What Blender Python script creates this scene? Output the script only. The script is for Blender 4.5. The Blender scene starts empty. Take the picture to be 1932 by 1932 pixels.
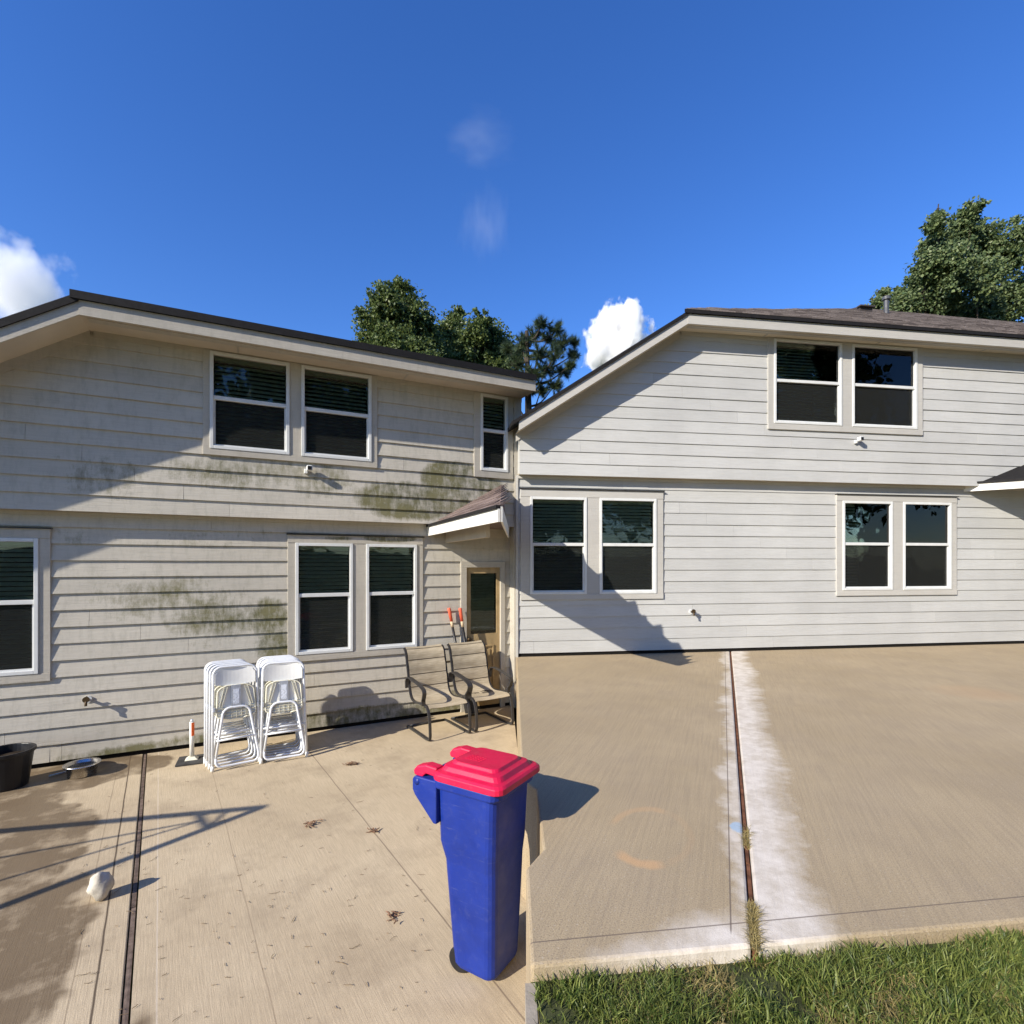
import bpy, math, random
from mathutils import Vector, Matrix
random.seed(7)
R = math.radians
scene = bpy.context.scene
col = scene.collection

# ------------------------------------------------------------------ camera
F, CX, YH = 1000.0, 966.0, 1065.0          # pixels of a 1932 px wide picture
EYE = 1.29                                  # above the right-hand patio
GL = -0.71                                  # level of the left-hand patio
cam = bpy.data.cameras.new('camera')
cam.sensor_width = 36.0
cam.lens = 36.0 * F / 1932.0
cam.shift_y = (YH - 966.0) / 1932.0
cam.clip_start = 0.05
cam.clip_end = 5000
cam_o = bpy.data.objects.new('camera', cam)
cam_o.location = (0, 0, EYE)
cam_o.rotation_euler = (R(90), 0, 0)
col.objects.link(cam_o)
scene.camera = cam_o

# left wall base line and right wall base line, measured on the ground
LP1, LP2 = Vector((-4.602, 5.236, 0)), Vector((-0.310, 7.388, 0))
RP1, RP2 = Vector((0.312, 7.43, 0)), Vector((7.552, 8.526, 0))
YAWL = math.atan2(LP2.y - LP1.y, LP2.x - LP1.x)
YAWR = math.atan2(RP2.y - RP1.y, RP2.x - RP1.x)

# ------------------------------------------------------------------ sun, sky, exposure
along = Vector((math.cos(YAWL), math.sin(YAWL), 0))
nrm = Vector((math.sin(YAWL), -math.cos(YAWL), 0))
SUN = (-5.2 * along + 1.55 * nrm + Vector((0, 0, 2.95))).normalized()
sun = bpy.data.lights.new('sun', 'SUN')
sun.energy = 5.0
sun.angle = R(0.5)
sun.color = (1.0, 0.92, 0.80)
sun_o = bpy.data.objects.new('sun', sun)
sun_o.rotation_euler = SUN.to_track_quat('Z', 'Y').to_euler()
sun_o.location = (-20, -12, 20)
col.objects.link(sun_o)
world = bpy.data.worlds.new('World')
scene.world = world
world.use_nodes = True
wn = world.node_tree
for n in list(wn.nodes):
    wn.nodes.remove(n)
sky = wn.nodes.new('ShaderNodeTexSky')
sky.sky_type = 'NISHITA'
sky.sun_disc = False
sky.sun_elevation = math.asin(SUN.z)
sky.sun_rotation = math.atan2(SUN.x, SUN.y)
sky.air_density = 1.0
sky.dust_density = 0.15
sky.ozone_density = 5.0
bg = wn.nodes.new('ShaderNodeBackground')
bg.inputs[1].default_value = 0.15
wo = wn.nodes.new('ShaderNodeOutputWorld')
hs = wn.nodes.new('ShaderNodeHueSaturation')
hs.inputs['Saturation'].default_value = 1.2
hs.inputs['Hue'].default_value = 0.514
wn.links.new(sky.outputs[0], hs.inputs['Color'])
wn.links.new(hs.outputs[0], bg.inputs[0])
wn.links.new(bg.outputs[0], wo.inputs[0])
vs = scene.view_settings
vs.view_transform = 'Standard'
vs.look = 'None'
vs.exposure = 0.6
vs.gamma = 1.0
vs.use_curve_mapping = False
cy = scene.cycles
cy.max_bounces = 8
cy.transparent_max_bounces = 16
cy.volume_bounces = 6
cy.use_denoising = True
cy.sample_clamp_indirect = 6.0
cy.caustics_reflective = False
cy.caustics_refractive = False

# ------------------------------------------------------------------ pixel to place
def ray(x, y):
    return Vector(((x - CX) / F, 1.0, (YH - y) / F))

def gl(x, y, h=0.0):                         # point on the left patio (h above it)
    d = (EYE - GL - h) * F / (y - YH)
    return Vector(((x - CX) / F * d, d, GL + h))

def unroll(x, y):                            # the right-hand view was held about one degree off level
    return x - 0.0165 * (y - 966), y + 0.0165 * (x - 1430)

def gr(x, y):
    x, y = unroll(x, y)
    d = EYE * F / (y - YH)
    return Vector(((x - CX) / F * d, d, 0))

def at(x, y, depth):
    r = ray(x, y) * depth
    return Vector((r.x, r.y, EYE + r.z))

def on_wall(p0, yaw, zg, x, y, off):         # (u, v) where the pixel's ray meets a wall plane off metres in front
    al = Vector((math.cos(yaw), math.sin(yaw), 0))
    n = Vector((math.sin(yaw), -math.cos(yaw), 0))
    r = ray(x, y)
    base = p0 + n * off
    t = n.dot(base) / n.dot(Vector((r.x, r.y, 0)))
    p = Vector((r.x * t, r.y * t, EYE + r.z * t))
    return (p - base).dot(al), p.z - zg

def WL(x, y, off=0.0):
    return on_wall(LP1, YAWL, GL, x, y, off)

def WR(x, y, off=0.0):
    x, y = unroll(x, y)
    return on_wall(RP1, YAWR, 0.0, x, y, off)

# ------------------------------------------------------------------ mesh helpers
class MB:
    def __init__(self):
        self.v, self.f = [], []

    def add(self, vs, fs):
        o = len(self.v)
        self.v += [tuple(p) for p in vs]
        self.f += [tuple(i + o for i in f) for f in fs]

    def box(self, x0, x1, y0, y1, z0, z1):
        self.add([(x0, y0, z0), (x1, y0, z0), (x1, y1, z0), (x0, y1, z0),
                  (x0, y0, z1), (x1, y0, z1), (x1, y1, z1), (x0, y1, z1)],
                 [(0, 3, 2, 1), (4, 5, 6, 7), (0, 1, 5, 4), (1, 2, 6, 5), (2, 3, 7, 6), (3, 0, 4, 7)])

    def hexa(self, p):                       # 8 points: bottom ring, top ring
        self.add(p, [(0, 3, 2, 1), (4, 5, 6, 7), (0, 1, 5, 4), (1, 2, 6, 5), (2, 3, 7, 6), (3, 0, 4, 7)])

    def prism(self, poly, z0, z1):           # xy polygon (counter-clockwise) extruded in z
        n = len(poly)
        vs_ = [(x, y, z0) for x, y in poly] + [(x, y, z1) for x, y in poly]
        fs = [tuple(range(n - 1, -1, -1)), tuple(range(n, 2 * n))]
        fs += [(i, (i + 1) % n, (i + 1) % n + n, i + n) for i in range(n)]
        self.add(vs_, fs)

    def sheet(self, front, shift):           # polygon of 3D points given thickness by a shift vector
        n = len(front)
        s = Vector(shift)
        a = [Vector(p) for p in front]
        b = [p + s for p in a]
        fs = [tuple(range(n)), tuple(range(2 * n - 1, n - 1, -1))]
        fs += [((i + 1) % n, i, i + n, (i + 1) % n + n) for i in range(n)]
        self.add(a + b, fs)

    def tube(self, pts, rad, sides=8, cap=True, flat=None):
        pts = [Vector(p) for p in pts]
        n = len(pts)
        rads = rad if isinstance(rad, (list, tuple)) else [rad] * n
        up0 = None
        rings = []
        for i, p in enumerate(pts):
            d = (pts[min(i + 1, n - 1)] - pts[max(i - 1, 0)])
            if d.length < 1e-9:
                d = Vector((0, 0, 1))
            d.normalize()
            if up0 is None:
                a = Vector((1, 0, 0)) if flat is not None else (Vector((0, 0, 1)) if abs(d.z) < 0.9 else Vector((1, 0, 0)))
                up0 = a
            s = up0 - d * up0.dot(d)
            if s.length < 1e-6:
                s = d.orthogonal()
            s.normalize()
            up0 = s
            t = d.cross(s)
            rr = rads[i]
            if flat is not None:
                rings.append([p + s * (a_ * flat[0]) + t * (b_ * flat[1]) for a_, b_ in ((-1, -1), (1, -1), (1, 1), (-1, 1))])
            else:
                rings.append([p + s * (rr * math.cos(2 * math.pi * k / sides)) + t * (rr * math.sin(2 * math.pi * k / sides)) for k in range(sides)])
        m = len(rings[0])
        vs_ = [q for r_ in rings for q in r_]
        fs = []
        for i in range(n - 1):
            for k in range(m):
                fs.append((i * m + k, i * m + (k + 1) % m, (i + 1) * m + (k + 1) % m, (i + 1) * m + k))
        if cap:
            fs.append(tuple(range(m - 1, -1, -1)))
            fs.append(tuple((n - 1) * m + k for k in range(m)))
        self.add(vs_, fs)

    def lathe(self, prof, sides=32, c=(0, 0, 0)):
        n = len(prof)
        vs_, fs = [], []
        for r_, z in prof:
            for k in range(sides):
                a = 2 * math.pi * k / sides
                vs_.append((c[0] + r_ * math.cos(a), c[1] + r_ * math.sin(a), c[2] + z))
        for i in range(n - 1):
            for k in range(sides):
                fs.append((i * sides + k, i * sides + (k + 1) % sides, (i + 1) * sides + (k + 1) % sides, (i + 1) * sides + k))
        self.add(vs_, fs)

    def loft(self, rings, cap=True):
        m = len(rings[0])
        vs_ = [q for r_ in rings for q in r_]
        fs = []
        for i in range(len(rings) - 1):
            for k in range(m):
                fs.append((i * m + k, i * m + (k + 1) % m, (i + 1) * m + (k + 1) % m, (i + 1) * m + k))
        if cap:
            fs.append(tuple(range(m - 1, -1, -1)))
            fs.append(tuple((len(rings) - 1) * m + k for k in range(m)))
        self.add(vs_, fs)

    def mesh(self, name, mat, smooth=False):
        me = bpy.data.meshes.new(name)
        me.from_pydata(self.v, [], self.f)
        me.update()
        if mat:
            me.materials.append(mat)
        if smooth:
            me.polygons.foreach_set('use_smooth', [True] * len(me.polygons))
        return me

    def build(self, name, mat, parent=None, smooth=False, bevel=0):
        o = bpy.data.objects.new(name, self.mesh(name, mat, smooth))
        col.objects.link(o)
        o.parent = parent
        if bevel:
            b = o.modifiers.new('bevel', 'BEVEL')
            b.width = bevel
            b.segments = 2
            b.limit_method = 'ANGLE'
            b.angle_limit = R(40)
        return o

def smooth_path(pts, sub=6):                 # Catmull-Rom through points
    pts = [Vector(p) for p in pts]
    out = []
    for i in range(len(pts) - 1):
        p0, p1, p2, p3 = pts[max(i - 1, 0)], pts[i], pts[i + 1], pts[min(i + 2, len(pts) - 1)]
        for k in range(sub):
            t = k / sub
            out.append(0.5 * ((2 * p1) + (p2 - p0) * t + (2 * p0 - 5 * p1 + 4 * p2 - p3) * t * t + (3 * p1 - p0 - 3 * p2 + p3) * t ** 3))
    out.append(pts[-1])
    return out

def tag(o, label=None, cat=None, group=None, kind=None):
    if label: o['label'] = label
    if cat: o['category'] = cat
    if group: o['group'] = group
    if kind: o['kind'] = kind
    return o

def empty(name, loc=(0, 0, 0), rz=0.0):
    o = bpy.data.objects.new(name, None)
    o.empty_display_size = 0.1
    col.objects.link(o)
    o.location = loc
    o.rotation_euler = (0, 0, rz)
    return o

def child_copy(src, parent, name=None):
    o = src.copy()
    if name: o.name = name
    col.objects.link(o)
    o.parent = parent
    return o

# ------------------------------------------------------------------ materials
class NT:
    def __init__(self, name, rough=0.8, spec=0.3):
        self.m = bpy.data.materials.new(name)
        self.m.use_nodes = True
        self.t = self.m.node_tree
        self.b = self.t.nodes['Principled BSDF']
        self.b.inputs['Roughness'].default_value = rough
        self.b.inputs['Specular IOR Level'].default_value = spec

    def n(self, typ, **kw):
        nd = self.t.nodes.new(typ)
        for k, v in kw.items():
            setattr(nd, k, v)
        return nd

    def put(self, sock, v):
        if isinstance(v, bpy.types.NodeSocket):
            self.t.links.new(v, sock)
        elif v is not None:
            if isinstance(v, (tuple, list)) and len(v) == 3 and sock.type == 'RGBA':
                v = (*v, 1)
            sock.default_value = v

    def coord(self, kind='Object', scale=(1, 1, 1), rot=(0, 0, 0), loc=(0, 0, 0)):
        c = self.n('ShaderNodeTexCoord')
        mp = self.n('ShaderNodeMapping')
        mp.inputs['Scale'].default_value = scale
        mp.inputs['Rotation'].default_value = rot
        mp.inputs['Location'].default_value = loc
        self.t.links.new(c.outputs[kind], mp.inputs[0])
        return mp.outputs[0]

    def noise(self, vec, scale=5, detail=4, rough=0.55, dist=0.0):
        nd = self.n('ShaderNodeTexNoise')
        nd.inputs['Scale'].default_value = scale
        nd.inputs['Detail'].default_value = detail
        nd.inputs['Roughness'].default_value = rough
        nd.inputs['Distortion'].default_value = dist
        self.put(nd.inputs['Vector'], vec)
        return nd.outputs[0]

    def math(self, op, a, b=None, c=None, clamp=False):
        nd = self.n('ShaderNodeMath', operation=op)
        nd.use_clamp = clamp
        self.put(nd.inputs[0], a)
        if b is not None: self.put(nd.inputs[1], b)
        if c is not None: self.put(nd.inputs[2], c)
        return nd.outputs[0]

    def sep(self, vec):
        nd = self.n('ShaderNodeSeparateXYZ')
        self.put(nd.inputs[0], vec)
        return nd.outputs

    def ramp(self, fac, lo, hi, a=0.0, b=1.0):
        nd = self.n('ShaderNodeMapRange')
        nd.clamp = True
        self.put(nd.inputs[0], fac)
        for i, v in zip((1, 2, 3, 4), (lo, hi, a, b)):
            nd.inputs[i].default_value = v
        return nd.outputs[0]

    def mix(self, fac, a, b, mode='MIX'):
        nd = self.n('ShaderNodeMix', data_type='RGBA', blend_type=mode)
        self.put(nd.inputs[0], fac)
        self.put(nd.inputs[6], a)
        self.put(nd.inputs[7], b)
        return nd.outputs[2]

    def island(self):
        return self.n('ShaderNodeNewGeometry').outputs['Random Per Island']

    def objrand(self):
        return self.n('ShaderNodeObjectInfo').outputs['Random']

    def col(self, v):
        self.put(self.b.inputs['Base Color'], v)
        return self

    def rgh(self, v):
        self.put(self.b.inputs['Roughness'], v)
        return self

    def bump(self, h, strength=0.3, dist=0.01):
        nd = self.n('ShaderNodeBump')
        nd.inputs['Strength'].default_value = strength
        nd.inputs['Distance'].default_value = dist
        self.put(nd.inputs['Height'], h)
        self.t.links.new(nd.outputs[0], self.b.inputs['Normal'])
        return self

def blob(m, x, z, cx, cz, rx, rz):           # soft elliptic patch, 1 in the middle
    a = m.math('DIVIDE', m.math('SUBTRACT', x, cx), rx)
    b = m.math('DIVIDE', m.math('SUBTRACT', z, cz), rz)
    d = m.math('ADD', m.math('MULTIPLY', a, a), m.math('MULTIPLY', b, b))
    return m.math('SUBTRACT', 1.0, d, clamp=True)

def plain(name, colr, rough=0.6, spec=0.4, var=0.12, scale=9.0, bump=0.0, metal=0.0):
    m = NT(name, rough, spec)
    c = m.coord()
    f = m.noise(c, scale, 5)
    lo = tuple(v * (1 - var) for v in colr)
    hi = tuple(min(1, v * (1 + var)) for v in colr)
    m.col(m.mix(m.ramp(f, 0.3, 0.7), lo, hi))
    m.rgh(m.ramp(m.noise(c, scale * 3, 3), 0.3, 0.7, max(0.02, rough - 0.08), min(1, rough + 0.08)))
    m.b.inputs['Metallic'].default_value = metal
    if bump:
        m.bump(m.noise(c, scale * 12, 4), bump, 0.004)
    return m.m

def siding_mat(name, base, stains, streak):
    m = NT(name, 0.62, 0.3)
    c = m.coord()
    x, y, z = m.sep(c)
    big = m.noise(c, 0.9, 3)
    colr = m.mix(m.ramp(big, 0.35, 0.65), tuple(v * 0.93 for v in base), tuple(min(1, v * 1.05) for v in base))
    tint = m.ramp(m.objrand(), 0, 1, 0.94, 1.04)
    colr = m.mix(1.0, colr, m.n('ShaderNodeCombineColor').outputs[0], 'MIX') if False else colr
    vm = m.n('ShaderNodeVectorMath', operation='SCALE')
    m.t.links.new(colr, vm.inputs[0])
    m.t.links.new(tint, vm.inputs['Scale'])
    colr = vm.outputs[0]
    grain_c = m.coord(scale=(0.9, 12, 14))
    grain = m.noise(grain_c, 4.0, 6, 0.6, 0.9)
    colr = m.mix(m.ramp(grain, 0.35, 0.55, 0.16, 0.0), colr, tuple(v * 0.55 for v in base))
    st_noise = m.noise(m.coord(scale=(9, 1, 3.2)), 1.9, 8, 0.75)
    st_big = m.noise(m.coord(scale=(1.6, 1, 3.0)), 1.3, 5, 0.7)
    tot = None
    for (cx, cz, rx, rz, amt) in stains:
        b = m.math('MULTIPLY', blob(m, x, z, cx, cz, rx, rz), amt * 2.0)
        tot = b if tot is None else m.math('MAXIMUM', tot, b)
    if tot is not None:
        nn_ = m.math('MULTIPLY_ADD', st_noise, 0.5, m.math('MULTIPLY', st_big, 0.5))
        nn_ = m.ramp(nn_, 0.30, 0.70)
        k = m.math('ADD', nn_, m.math('MULTIPLY', m.math('SUBTRACT', m.math('MINIMUM', tot, 1.15), 1.0), 0.62))
        mask = m.math('MULTIPLY', m.ramp(k, 0.22, 0.70), m.ramp(tot, 0.0, 0.12))
        olive = m.mix(m.ramp(st_big, 0.4, 0.6), (0.05, 0.055, 0.012), (0.13, 0.12, 0.04))
        colr = m.mix(m.math('MULTIPLY', mask, 0.9), colr, olive)
    if streak:
        dirt = m.ramp(m.noise(m.coord(scale=(7, 1, 2.0)), 2.2, 6, 0.7), 0.48, 0.72, 0.0, streak)
        colr = m.mix(dirt, colr, (0.23, 0.22, 0.17))
    m.col(colr)
    m.bump(m.math('ADD', grain, m.math('MULTIPLY', m.noise(c, 60, 3), 0.25)), 0.45, 0.006)
    return m.m

white_vinyl = plain('white_vinyl', (0.64, 0.65, 0.63), 0.35, 0.4, 0.06)
white_paint = plain('white_paint', (0.72, 0.70, 0.64), 0.5, 0.3, 0.08, bump=0.1)
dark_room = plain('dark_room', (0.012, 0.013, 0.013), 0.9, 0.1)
black_plastic = plain('black_plastic', (0.012, 0.012, 0.013), 0.4, 0.4)
dark_metal = plain('dark_bronze_metal', (0.035, 0.033, 0.032), 0.42, 0.4, 0.25, 20)
drip_edge = plain('drip_edge', (0.010, 0.009, 0.009), 0.75, 0.3, 0.3, 14, 0.3)
gap_shade_black = plain('gap_shade_black', (0.012, 0.011, 0.01), 0.95, 0.1)  # near-black colour carries the shade of the recess under the siding
blind_mat = plain('blind_slat', (0.60, 0.60, 0.53), 0.5, 0.3, 0.1)
chair_white = plain('chair_white_plastic', (0.78, 0.78, 0.74), 0.4, 0.4, 0.06)
chair_tube = plain('chair_white_tube', (0.72, 0.74, 0.76), 0.3, 0.5, 0.06)
chair_cream = plain('chair_cream_plastic', (0.74, 0.71, 0.56), 0.45, 0.4, 0.06)
orange_label = plain('orange_label', (0.75, 0.13, 0.03), 0.5, 0.3)
red_grip = plain('red_grip', (0.72, 0.12, 0.06), 0.45, 0.4)
steel = plain('polished_steel', (0.72, 0.70, 0.66), 0.22, 0.5, 0.06, 30, 0.05, 1.0)
zinc = plain('zinc_plate', (0.62, 0.66, 0.72), 0.35, 0.5, 0.15, 30, 0.0, 0.6)
brass = plain('old_brass', (0.07, 0.045, 0.02), 0.5, 0.4, 0.3, 40, 0.3, 0.5)
bark = plain('bark', (0.065, 0.052, 0.04), 0.95, 0.1, 0.45, 6, 0.8)
wood_grey = plain('weathered_wood', (0.16, 0.12, 0.095), 0.9, 0.1, 0.4, 24, 0.5)
wood_red = plain('redwood_strip', (0.17, 0.075, 0.04), 0.9, 0.1, 0.5, 18, 0.5)
twig_mat = plain('twig', (0.14, 0.10, 0.06), 0.9, 0.1, 0.5, 30)
dryleaf = plain('dry_leaf', (0.22, 0.13, 0.08), 0.9, 0.1, 0.5, 30)
soil = plain('soil', (0.035, 0.026, 0.018), 0.98, 0.1, 0.5, 20, 0.6)
chair_sling = None

def glass_mat(name, tint, spec_rough=0.0):
    m = bpy.data.materials.new(name)
    m.use_nodes = True
    t = m.node_tree
    t.nodes.clear()
    out = t.nodes.new('ShaderNodeOutputMaterial')
    mx = t.nodes.new('ShaderNodeMixShader')
    tr = t.nodes.new('ShaderNodeBsdfTransparent')
    tr.inputs[0].default_value = (*tint, 1)
    gl_ = t.nodes.new('ShaderNodeBsdfGlossy')
    gl_.inputs['Roughness'].default_value = spec_rough
    fr = t.nodes.new('ShaderNodeFresnel')
    fr.inputs[0].default_value = 1.5
    tc = t.nodes.new('ShaderNodeTexCoord')
    nz = t.nodes.new('ShaderNodeTexNoise')
    nz.inputs['Scale'].default_value = 2.2
    bp = t.nodes.new('ShaderNodeBump')
    bp.inputs['Strength'].default_value = 0.05
    bp.inputs['Distance'].default_value = 0.05
    t.links.new(tc.outputs['Object'], nz.inputs['Vector'])
    t.links.new(nz.outputs[0], bp.inputs['Height'])
    t.links.new(bp.outputs[0], gl_.inputs['Normal'])
    t.links.new(fr.outputs[0], mx.inputs[0])
    t.links.new(tr.outputs[0], mx.inputs[1])
    t.links.new(gl_.outputs[0], mx.inputs[2])
    t.links.new(mx.outputs[0], out.inputs[0])
    return m

glass = glass_mat('window_glass', (0.80, 0.85, 0.79))
screen_mat = bpy.data.materials.new('insect_screen')
screen_mat.use_nodes = True
_t = screen_mat.node_tree
_t.nodes.clear()
_o = _t.nodes.new('ShaderNodeOutputMaterial'); _m = _t.nodes.new('ShaderNodeMixShader')
_a = _t.nodes.new('ShaderNodeBsdfTransparent'); _d = _t.nodes.new('ShaderNodeBsdfDiffuse')
_d.inputs[0].default_value = (0.03, 0.032, 0.03, 1); _m.inputs[0].default_value = 0.36
_t.links.new(_a.outputs[0], _m.inputs[1]); _t.links.new(_d.outputs[0], _m.inputs[2]); _t.links.new(_m.outputs[0], _o.inputs[0])

def leaf_mat(name, a, b, trans=0.35):
    m = NT(name, 0.45, 0.35)
    r_ = m.island()
    m.col(m.mix(r_, a, b))
    t = m.t
    out = t.nodes['Material Output']
    tl = t.nodes.new('ShaderNodeBsdfTranslucent')
    m.put(tl.inputs[0], m.mix(r_, tuple(v * 1.1 for v in a), tuple(v * 1.2 for v in b)))
    mx = t.nodes.new('ShaderNodeMixShader')
    mx.inputs[0].default_value = trans
    t.links.new(m.b.outputs[0], mx.inputs[1])
    t.links.new(tl.outputs[0], mx.inputs[2])
    t.links.new(mx.outputs[0], out.inputs[0])
    return m.m

leaf_dark = leaf_mat('leaf_dark', (0.055, 0.09, 0.03), (0.16, 0.20, 0.055), 0.35)
leaf_light = leaf_mat('leaf_light', (0.07, 0.115, 0.05), (0.21, 0.255, 0.10), 0.35)
needle_mat = leaf_mat('pine_needle', (0.045, 0.075, 0.03), (0.11, 0.145, 0.07), 0.2)
grass_mat = leaf_mat('grass_blade', (0.045, 0.085, 0.016), (0.25, 0.28, 0.07), 0.3)
dry_grass = leaf_mat('dry_grass', (0.26, 0.20, 0.07), (0.38, 0.31, 0.13), 0.2)

def shingle_mat(name, a, b, rnd):
    m = NT(name, 0.95, 0.1)
    c = m.coord()
    k = m.island() if rnd == 'island' else m.objrand()
    base = m.mix(k, a, b)
    g = m.noise(c, 160, 3)
    m.col(m.mix(m.ramp(g, 0.35, 0.65), tuple(v * 0.5 for v in a), base))
    m.bump(g, 0.6, 0.004)
    return m.m

shingle_i = shingle_mat('roof_shingle', (0.09, 0.075, 0.07), (0.34, 0.29, 0.265), 'island')
shingle_o = shingle_mat('porch_shingle', (0.14, 0.105, 0.095), (0.36, 0.28, 0.25), 'obj')

# ------------------------------------------------------------------ ground
def concrete_left():
    m = NT('broomed_concrete', 0.9, 0.15)
    c = m.coord()
    x, y, z = m.sep(c)                        # x across the joint, y along it
    base = m.mix(m.ramp(m.noise(c, 0.8, 5, 0.6), 0.3, 0.7), (0.49, 0.392, 0.255), (0.63, 0.52, 0.35))
    blot = m.ramp(m.noise(c, 2.6, 6, 0.65), 0.48, 0.75)
    base = m.mix(m.math('MULTIPLY', blot, 0.45), base, (0.22, 0.165, 0.11))
    broom = m.noise(m.coord(scale=(150, 5.0, 1)), 1.0, 4, 0.7)
    base = m.mix(m.ramp(broom, 0.36, 0.58, 0.30, 0.0), base, (0.24, 0.19, 0.13))
    sand = m.noise(c, 230, 2)
    base = m.mix(m.ramp(sand, 0.34, 0.54, 0.45, 0.0), base, (0.22, 0.175, 0.125))
    # tooled edging lines either side of the joint and a later control line
    for cx, w, cc, amt in ((-0.125, 0.0045, (0.07, 0.05, 0.035), 0.9), (0.115, 0.003, (0.60, 0.52, 0.40), 0.7), (1.46, 0.004, (0.15, 0.11, 0.08), 0.7), (-0.22, 0.003, (0.2, 0.15, 0.1), 0.5), (0.55, 0.003, (0.24, 0.18, 0.12), 0.5)):
        wob = m.math('MULTIPLY', m.math('SUBTRACT', m.noise(m.coord(scale=(1, 2, 1)), 1.5, 4), 0.5), 0.012)
        d = m.math('ABSOLUTE', m.math('SUBTRACT', m.math('ADD', x, wob), cx))
        base = m.mix(m.math('MULTIPLY', m.ramp(d, w * 0.5, w * 1.6, 1.0, 0.0), amt), base, cc)
    # spilled water round the bowl and along the left
    nz = m.noise(c, 1.6, 4, 0.5)
    edge = m.math('ADD', m.math('MULTIPLY', m.math('SUBTRACT', nz, 0.5), 1.3), x)
    edge = m.math('ADD', edge, m.math('MULTIPLY', y, 0.17))
    wet = m.ramp(edge, -0.66, -0.74, 0.0, 1.0)
    wet2 = m.ramp(m.math('ADD', blob(m, x, y, -0.60, -0.15, 1.0, 0.6), m.math('MULTIPLY', m.math('SUBTRACT', nz, 0.5), 1.4)), 0.33, 0.42)
    wet = m.math('MAXIMUM', wet, wet2)
    wet = m.math('MULTIPLY', wet, m.ramp(m.noise(c, 3.4, 6, 0.65), 0.34, 0.50, 0.35, 1.0))
    vm = m.mix(m.math('MULTIPLY', wet, 0.80), base, (0.120, 0.083, 0.048))
    m.col(vm)
    m.rgh(m.ramp(wet, 0, 1, 0.92, 0.42))
    m.bump(m.math('ADD', broom, m.math('MULTIPLY', sand, 0.4)), 0.4, 0.004)
    return m.m

def concrete_right():
    m = NT('sanded_concrete', 0.88, 0.2)
    c = m.coord()
    x, y, z = m.sep(c)                        # x across the joint, y along it away from the camera
    base = m.mix(m.ramp(m.noise(c, 0.7, 5, 0.6), 0.3, 0.7), (0.365, 0.285, 0.172), (0.46, 0.365, 0.23))
    base = m.mix(m.ramp(m.noise(c, 2.3, 5, 0.6), 0.42, 0.7, 0, 0.4), base, (0.32, 0.255, 0.175))
    sand = m.noise(c, 170, 3, 0.7)
    base = m.mix(m.ramp(sand, 0.34, 0.5, 0.55, 0.0), base, (0.12, 0.095, 0.07))
    base = m.mix(m.ramp(m.noise(c, 110, 2), 0.62, 0.72, 0.0, 0.5), base, (0.55, 0.49, 0.40))
    broom = m.noise(m.coord(scale=(70, 2.0, 1)), 1.0, 3)
    base = m.mix(m.ramp(broom, 0.38, 0.56, 0.16, 0.0), base, (0.16, 0.13, 0.1))
    # lime bloom beside the joint
    nz = m.math('ADD', m.math('MULTIPLY', m.math('SUBTRACT', m.noise(c, 1.1, 3), 0.5), 0.42), m.math('MULTIPLY', m.math('SUBTRACT', m.noise(c, 6.0, 7, 0.7), 0.5), 0.26))
    xr = m.math('ADD', x, nz)
    right = m.math('MULTIPLY', m.ramp(xr, 0.27, 0.13, 0.0, 1.0), m.ramp(x, -0.005, 0.0, 0.0, 1.0))
    left = m.math('MULTIPLY', m.ramp(xr, -0.13, -0.05, 0.0, 1.0), m.ramp(x, 0.0, 0.005, 1.0, 0.0))
    left = m.math('MULTIPLY', left, 0.75)
    # it spreads where the slab ends
    foot = m.ramp(m.math('ADD', m.math('MULTIPLY', y, 2.2), m.math('MULTIPLY', m.math('ABSOLUTE', xr), 2.2)), 0.75, 0.32, 0.0, 1.0)
    bloom = m.math('MAXIMUM', m.math('MAXIMUM', right, left), foot)
    bl = m.mix(m.ramp(m.noise(c, 9, 5, 0.7), 0.3, 0.7), (0.58, 0.525, 0.44), (0.76, 0.70, 0.61))
    base = m.mix(m.math('MULTIPLY', m.math('MULTIPLY', bloom, m.ramp(m.noise(c, 4.5, 6, 0.7), 0.3, 0.55, 0.62, 1.0)), 0.9), base, bl)
    m.col(base)
    m.bump(m.math('ADD', sand, m.math('MULTIPLY', broom, 0.7)), 0.45, 0.004)
    return m, base, x, y, c

# wide ground at the left level, right lawn terrace half a storey step higher
g = MB()
g.prism([(-400, -300), (400, -300), (400, 600), (-400, 600)], GL - 0.4, GL - 0.03)
lawn_far = plain('far_ground', (0.075, 0.10, 0.04), 0.95, 0.1, 0.4, 0.6, 0.3)
ground = g.build('ground', lawn_far)
tag(ground, kind='structure')

# left patio: two slabs with a wooden strip between them
j0, j1 = gl(273.5, 1429), gl(241.7, 1852)
jd = (j1 - j0).normalized()
jang = math.atan2(-jd.x, jd.y) + math.pi         # local -y runs along the joint to the camera
patL = empty('patio', (j0.x, j0.y, GL))
patL.rotation_euler = (0, 0, math.atan2(jd.x, -jd.y))
tag(patL, kind='structure')
inv = Matrix.Rotation(-patL.rotation_euler.z, 4, 'Z') @ Matrix.Translation((-j0.x, -j0.y, 0))
def loc2(p):
    q = inv @ Vector((p[0], p[1], 0))
    return q.x, q.y
cl = concrete_left()
wallA = LP1 - along * 3.0
wallB = LP1 + along * 5.3
bound = [(0.06, -3.0), (0.06, 2.25), (0.14, 2.40), (0.14, 3.05), (0.06, 3.2), (0.06, 7.9)]   # edge of the higher right-hand terrace
def poly_local(ps):
    return [loc2(p) for p in ps]
jt = j0 - jd * 0.10
wA, wB = loc2(wallA + (-nrm) * 0.3), loc2(wallB + (-nrm) * 0.3)
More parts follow.
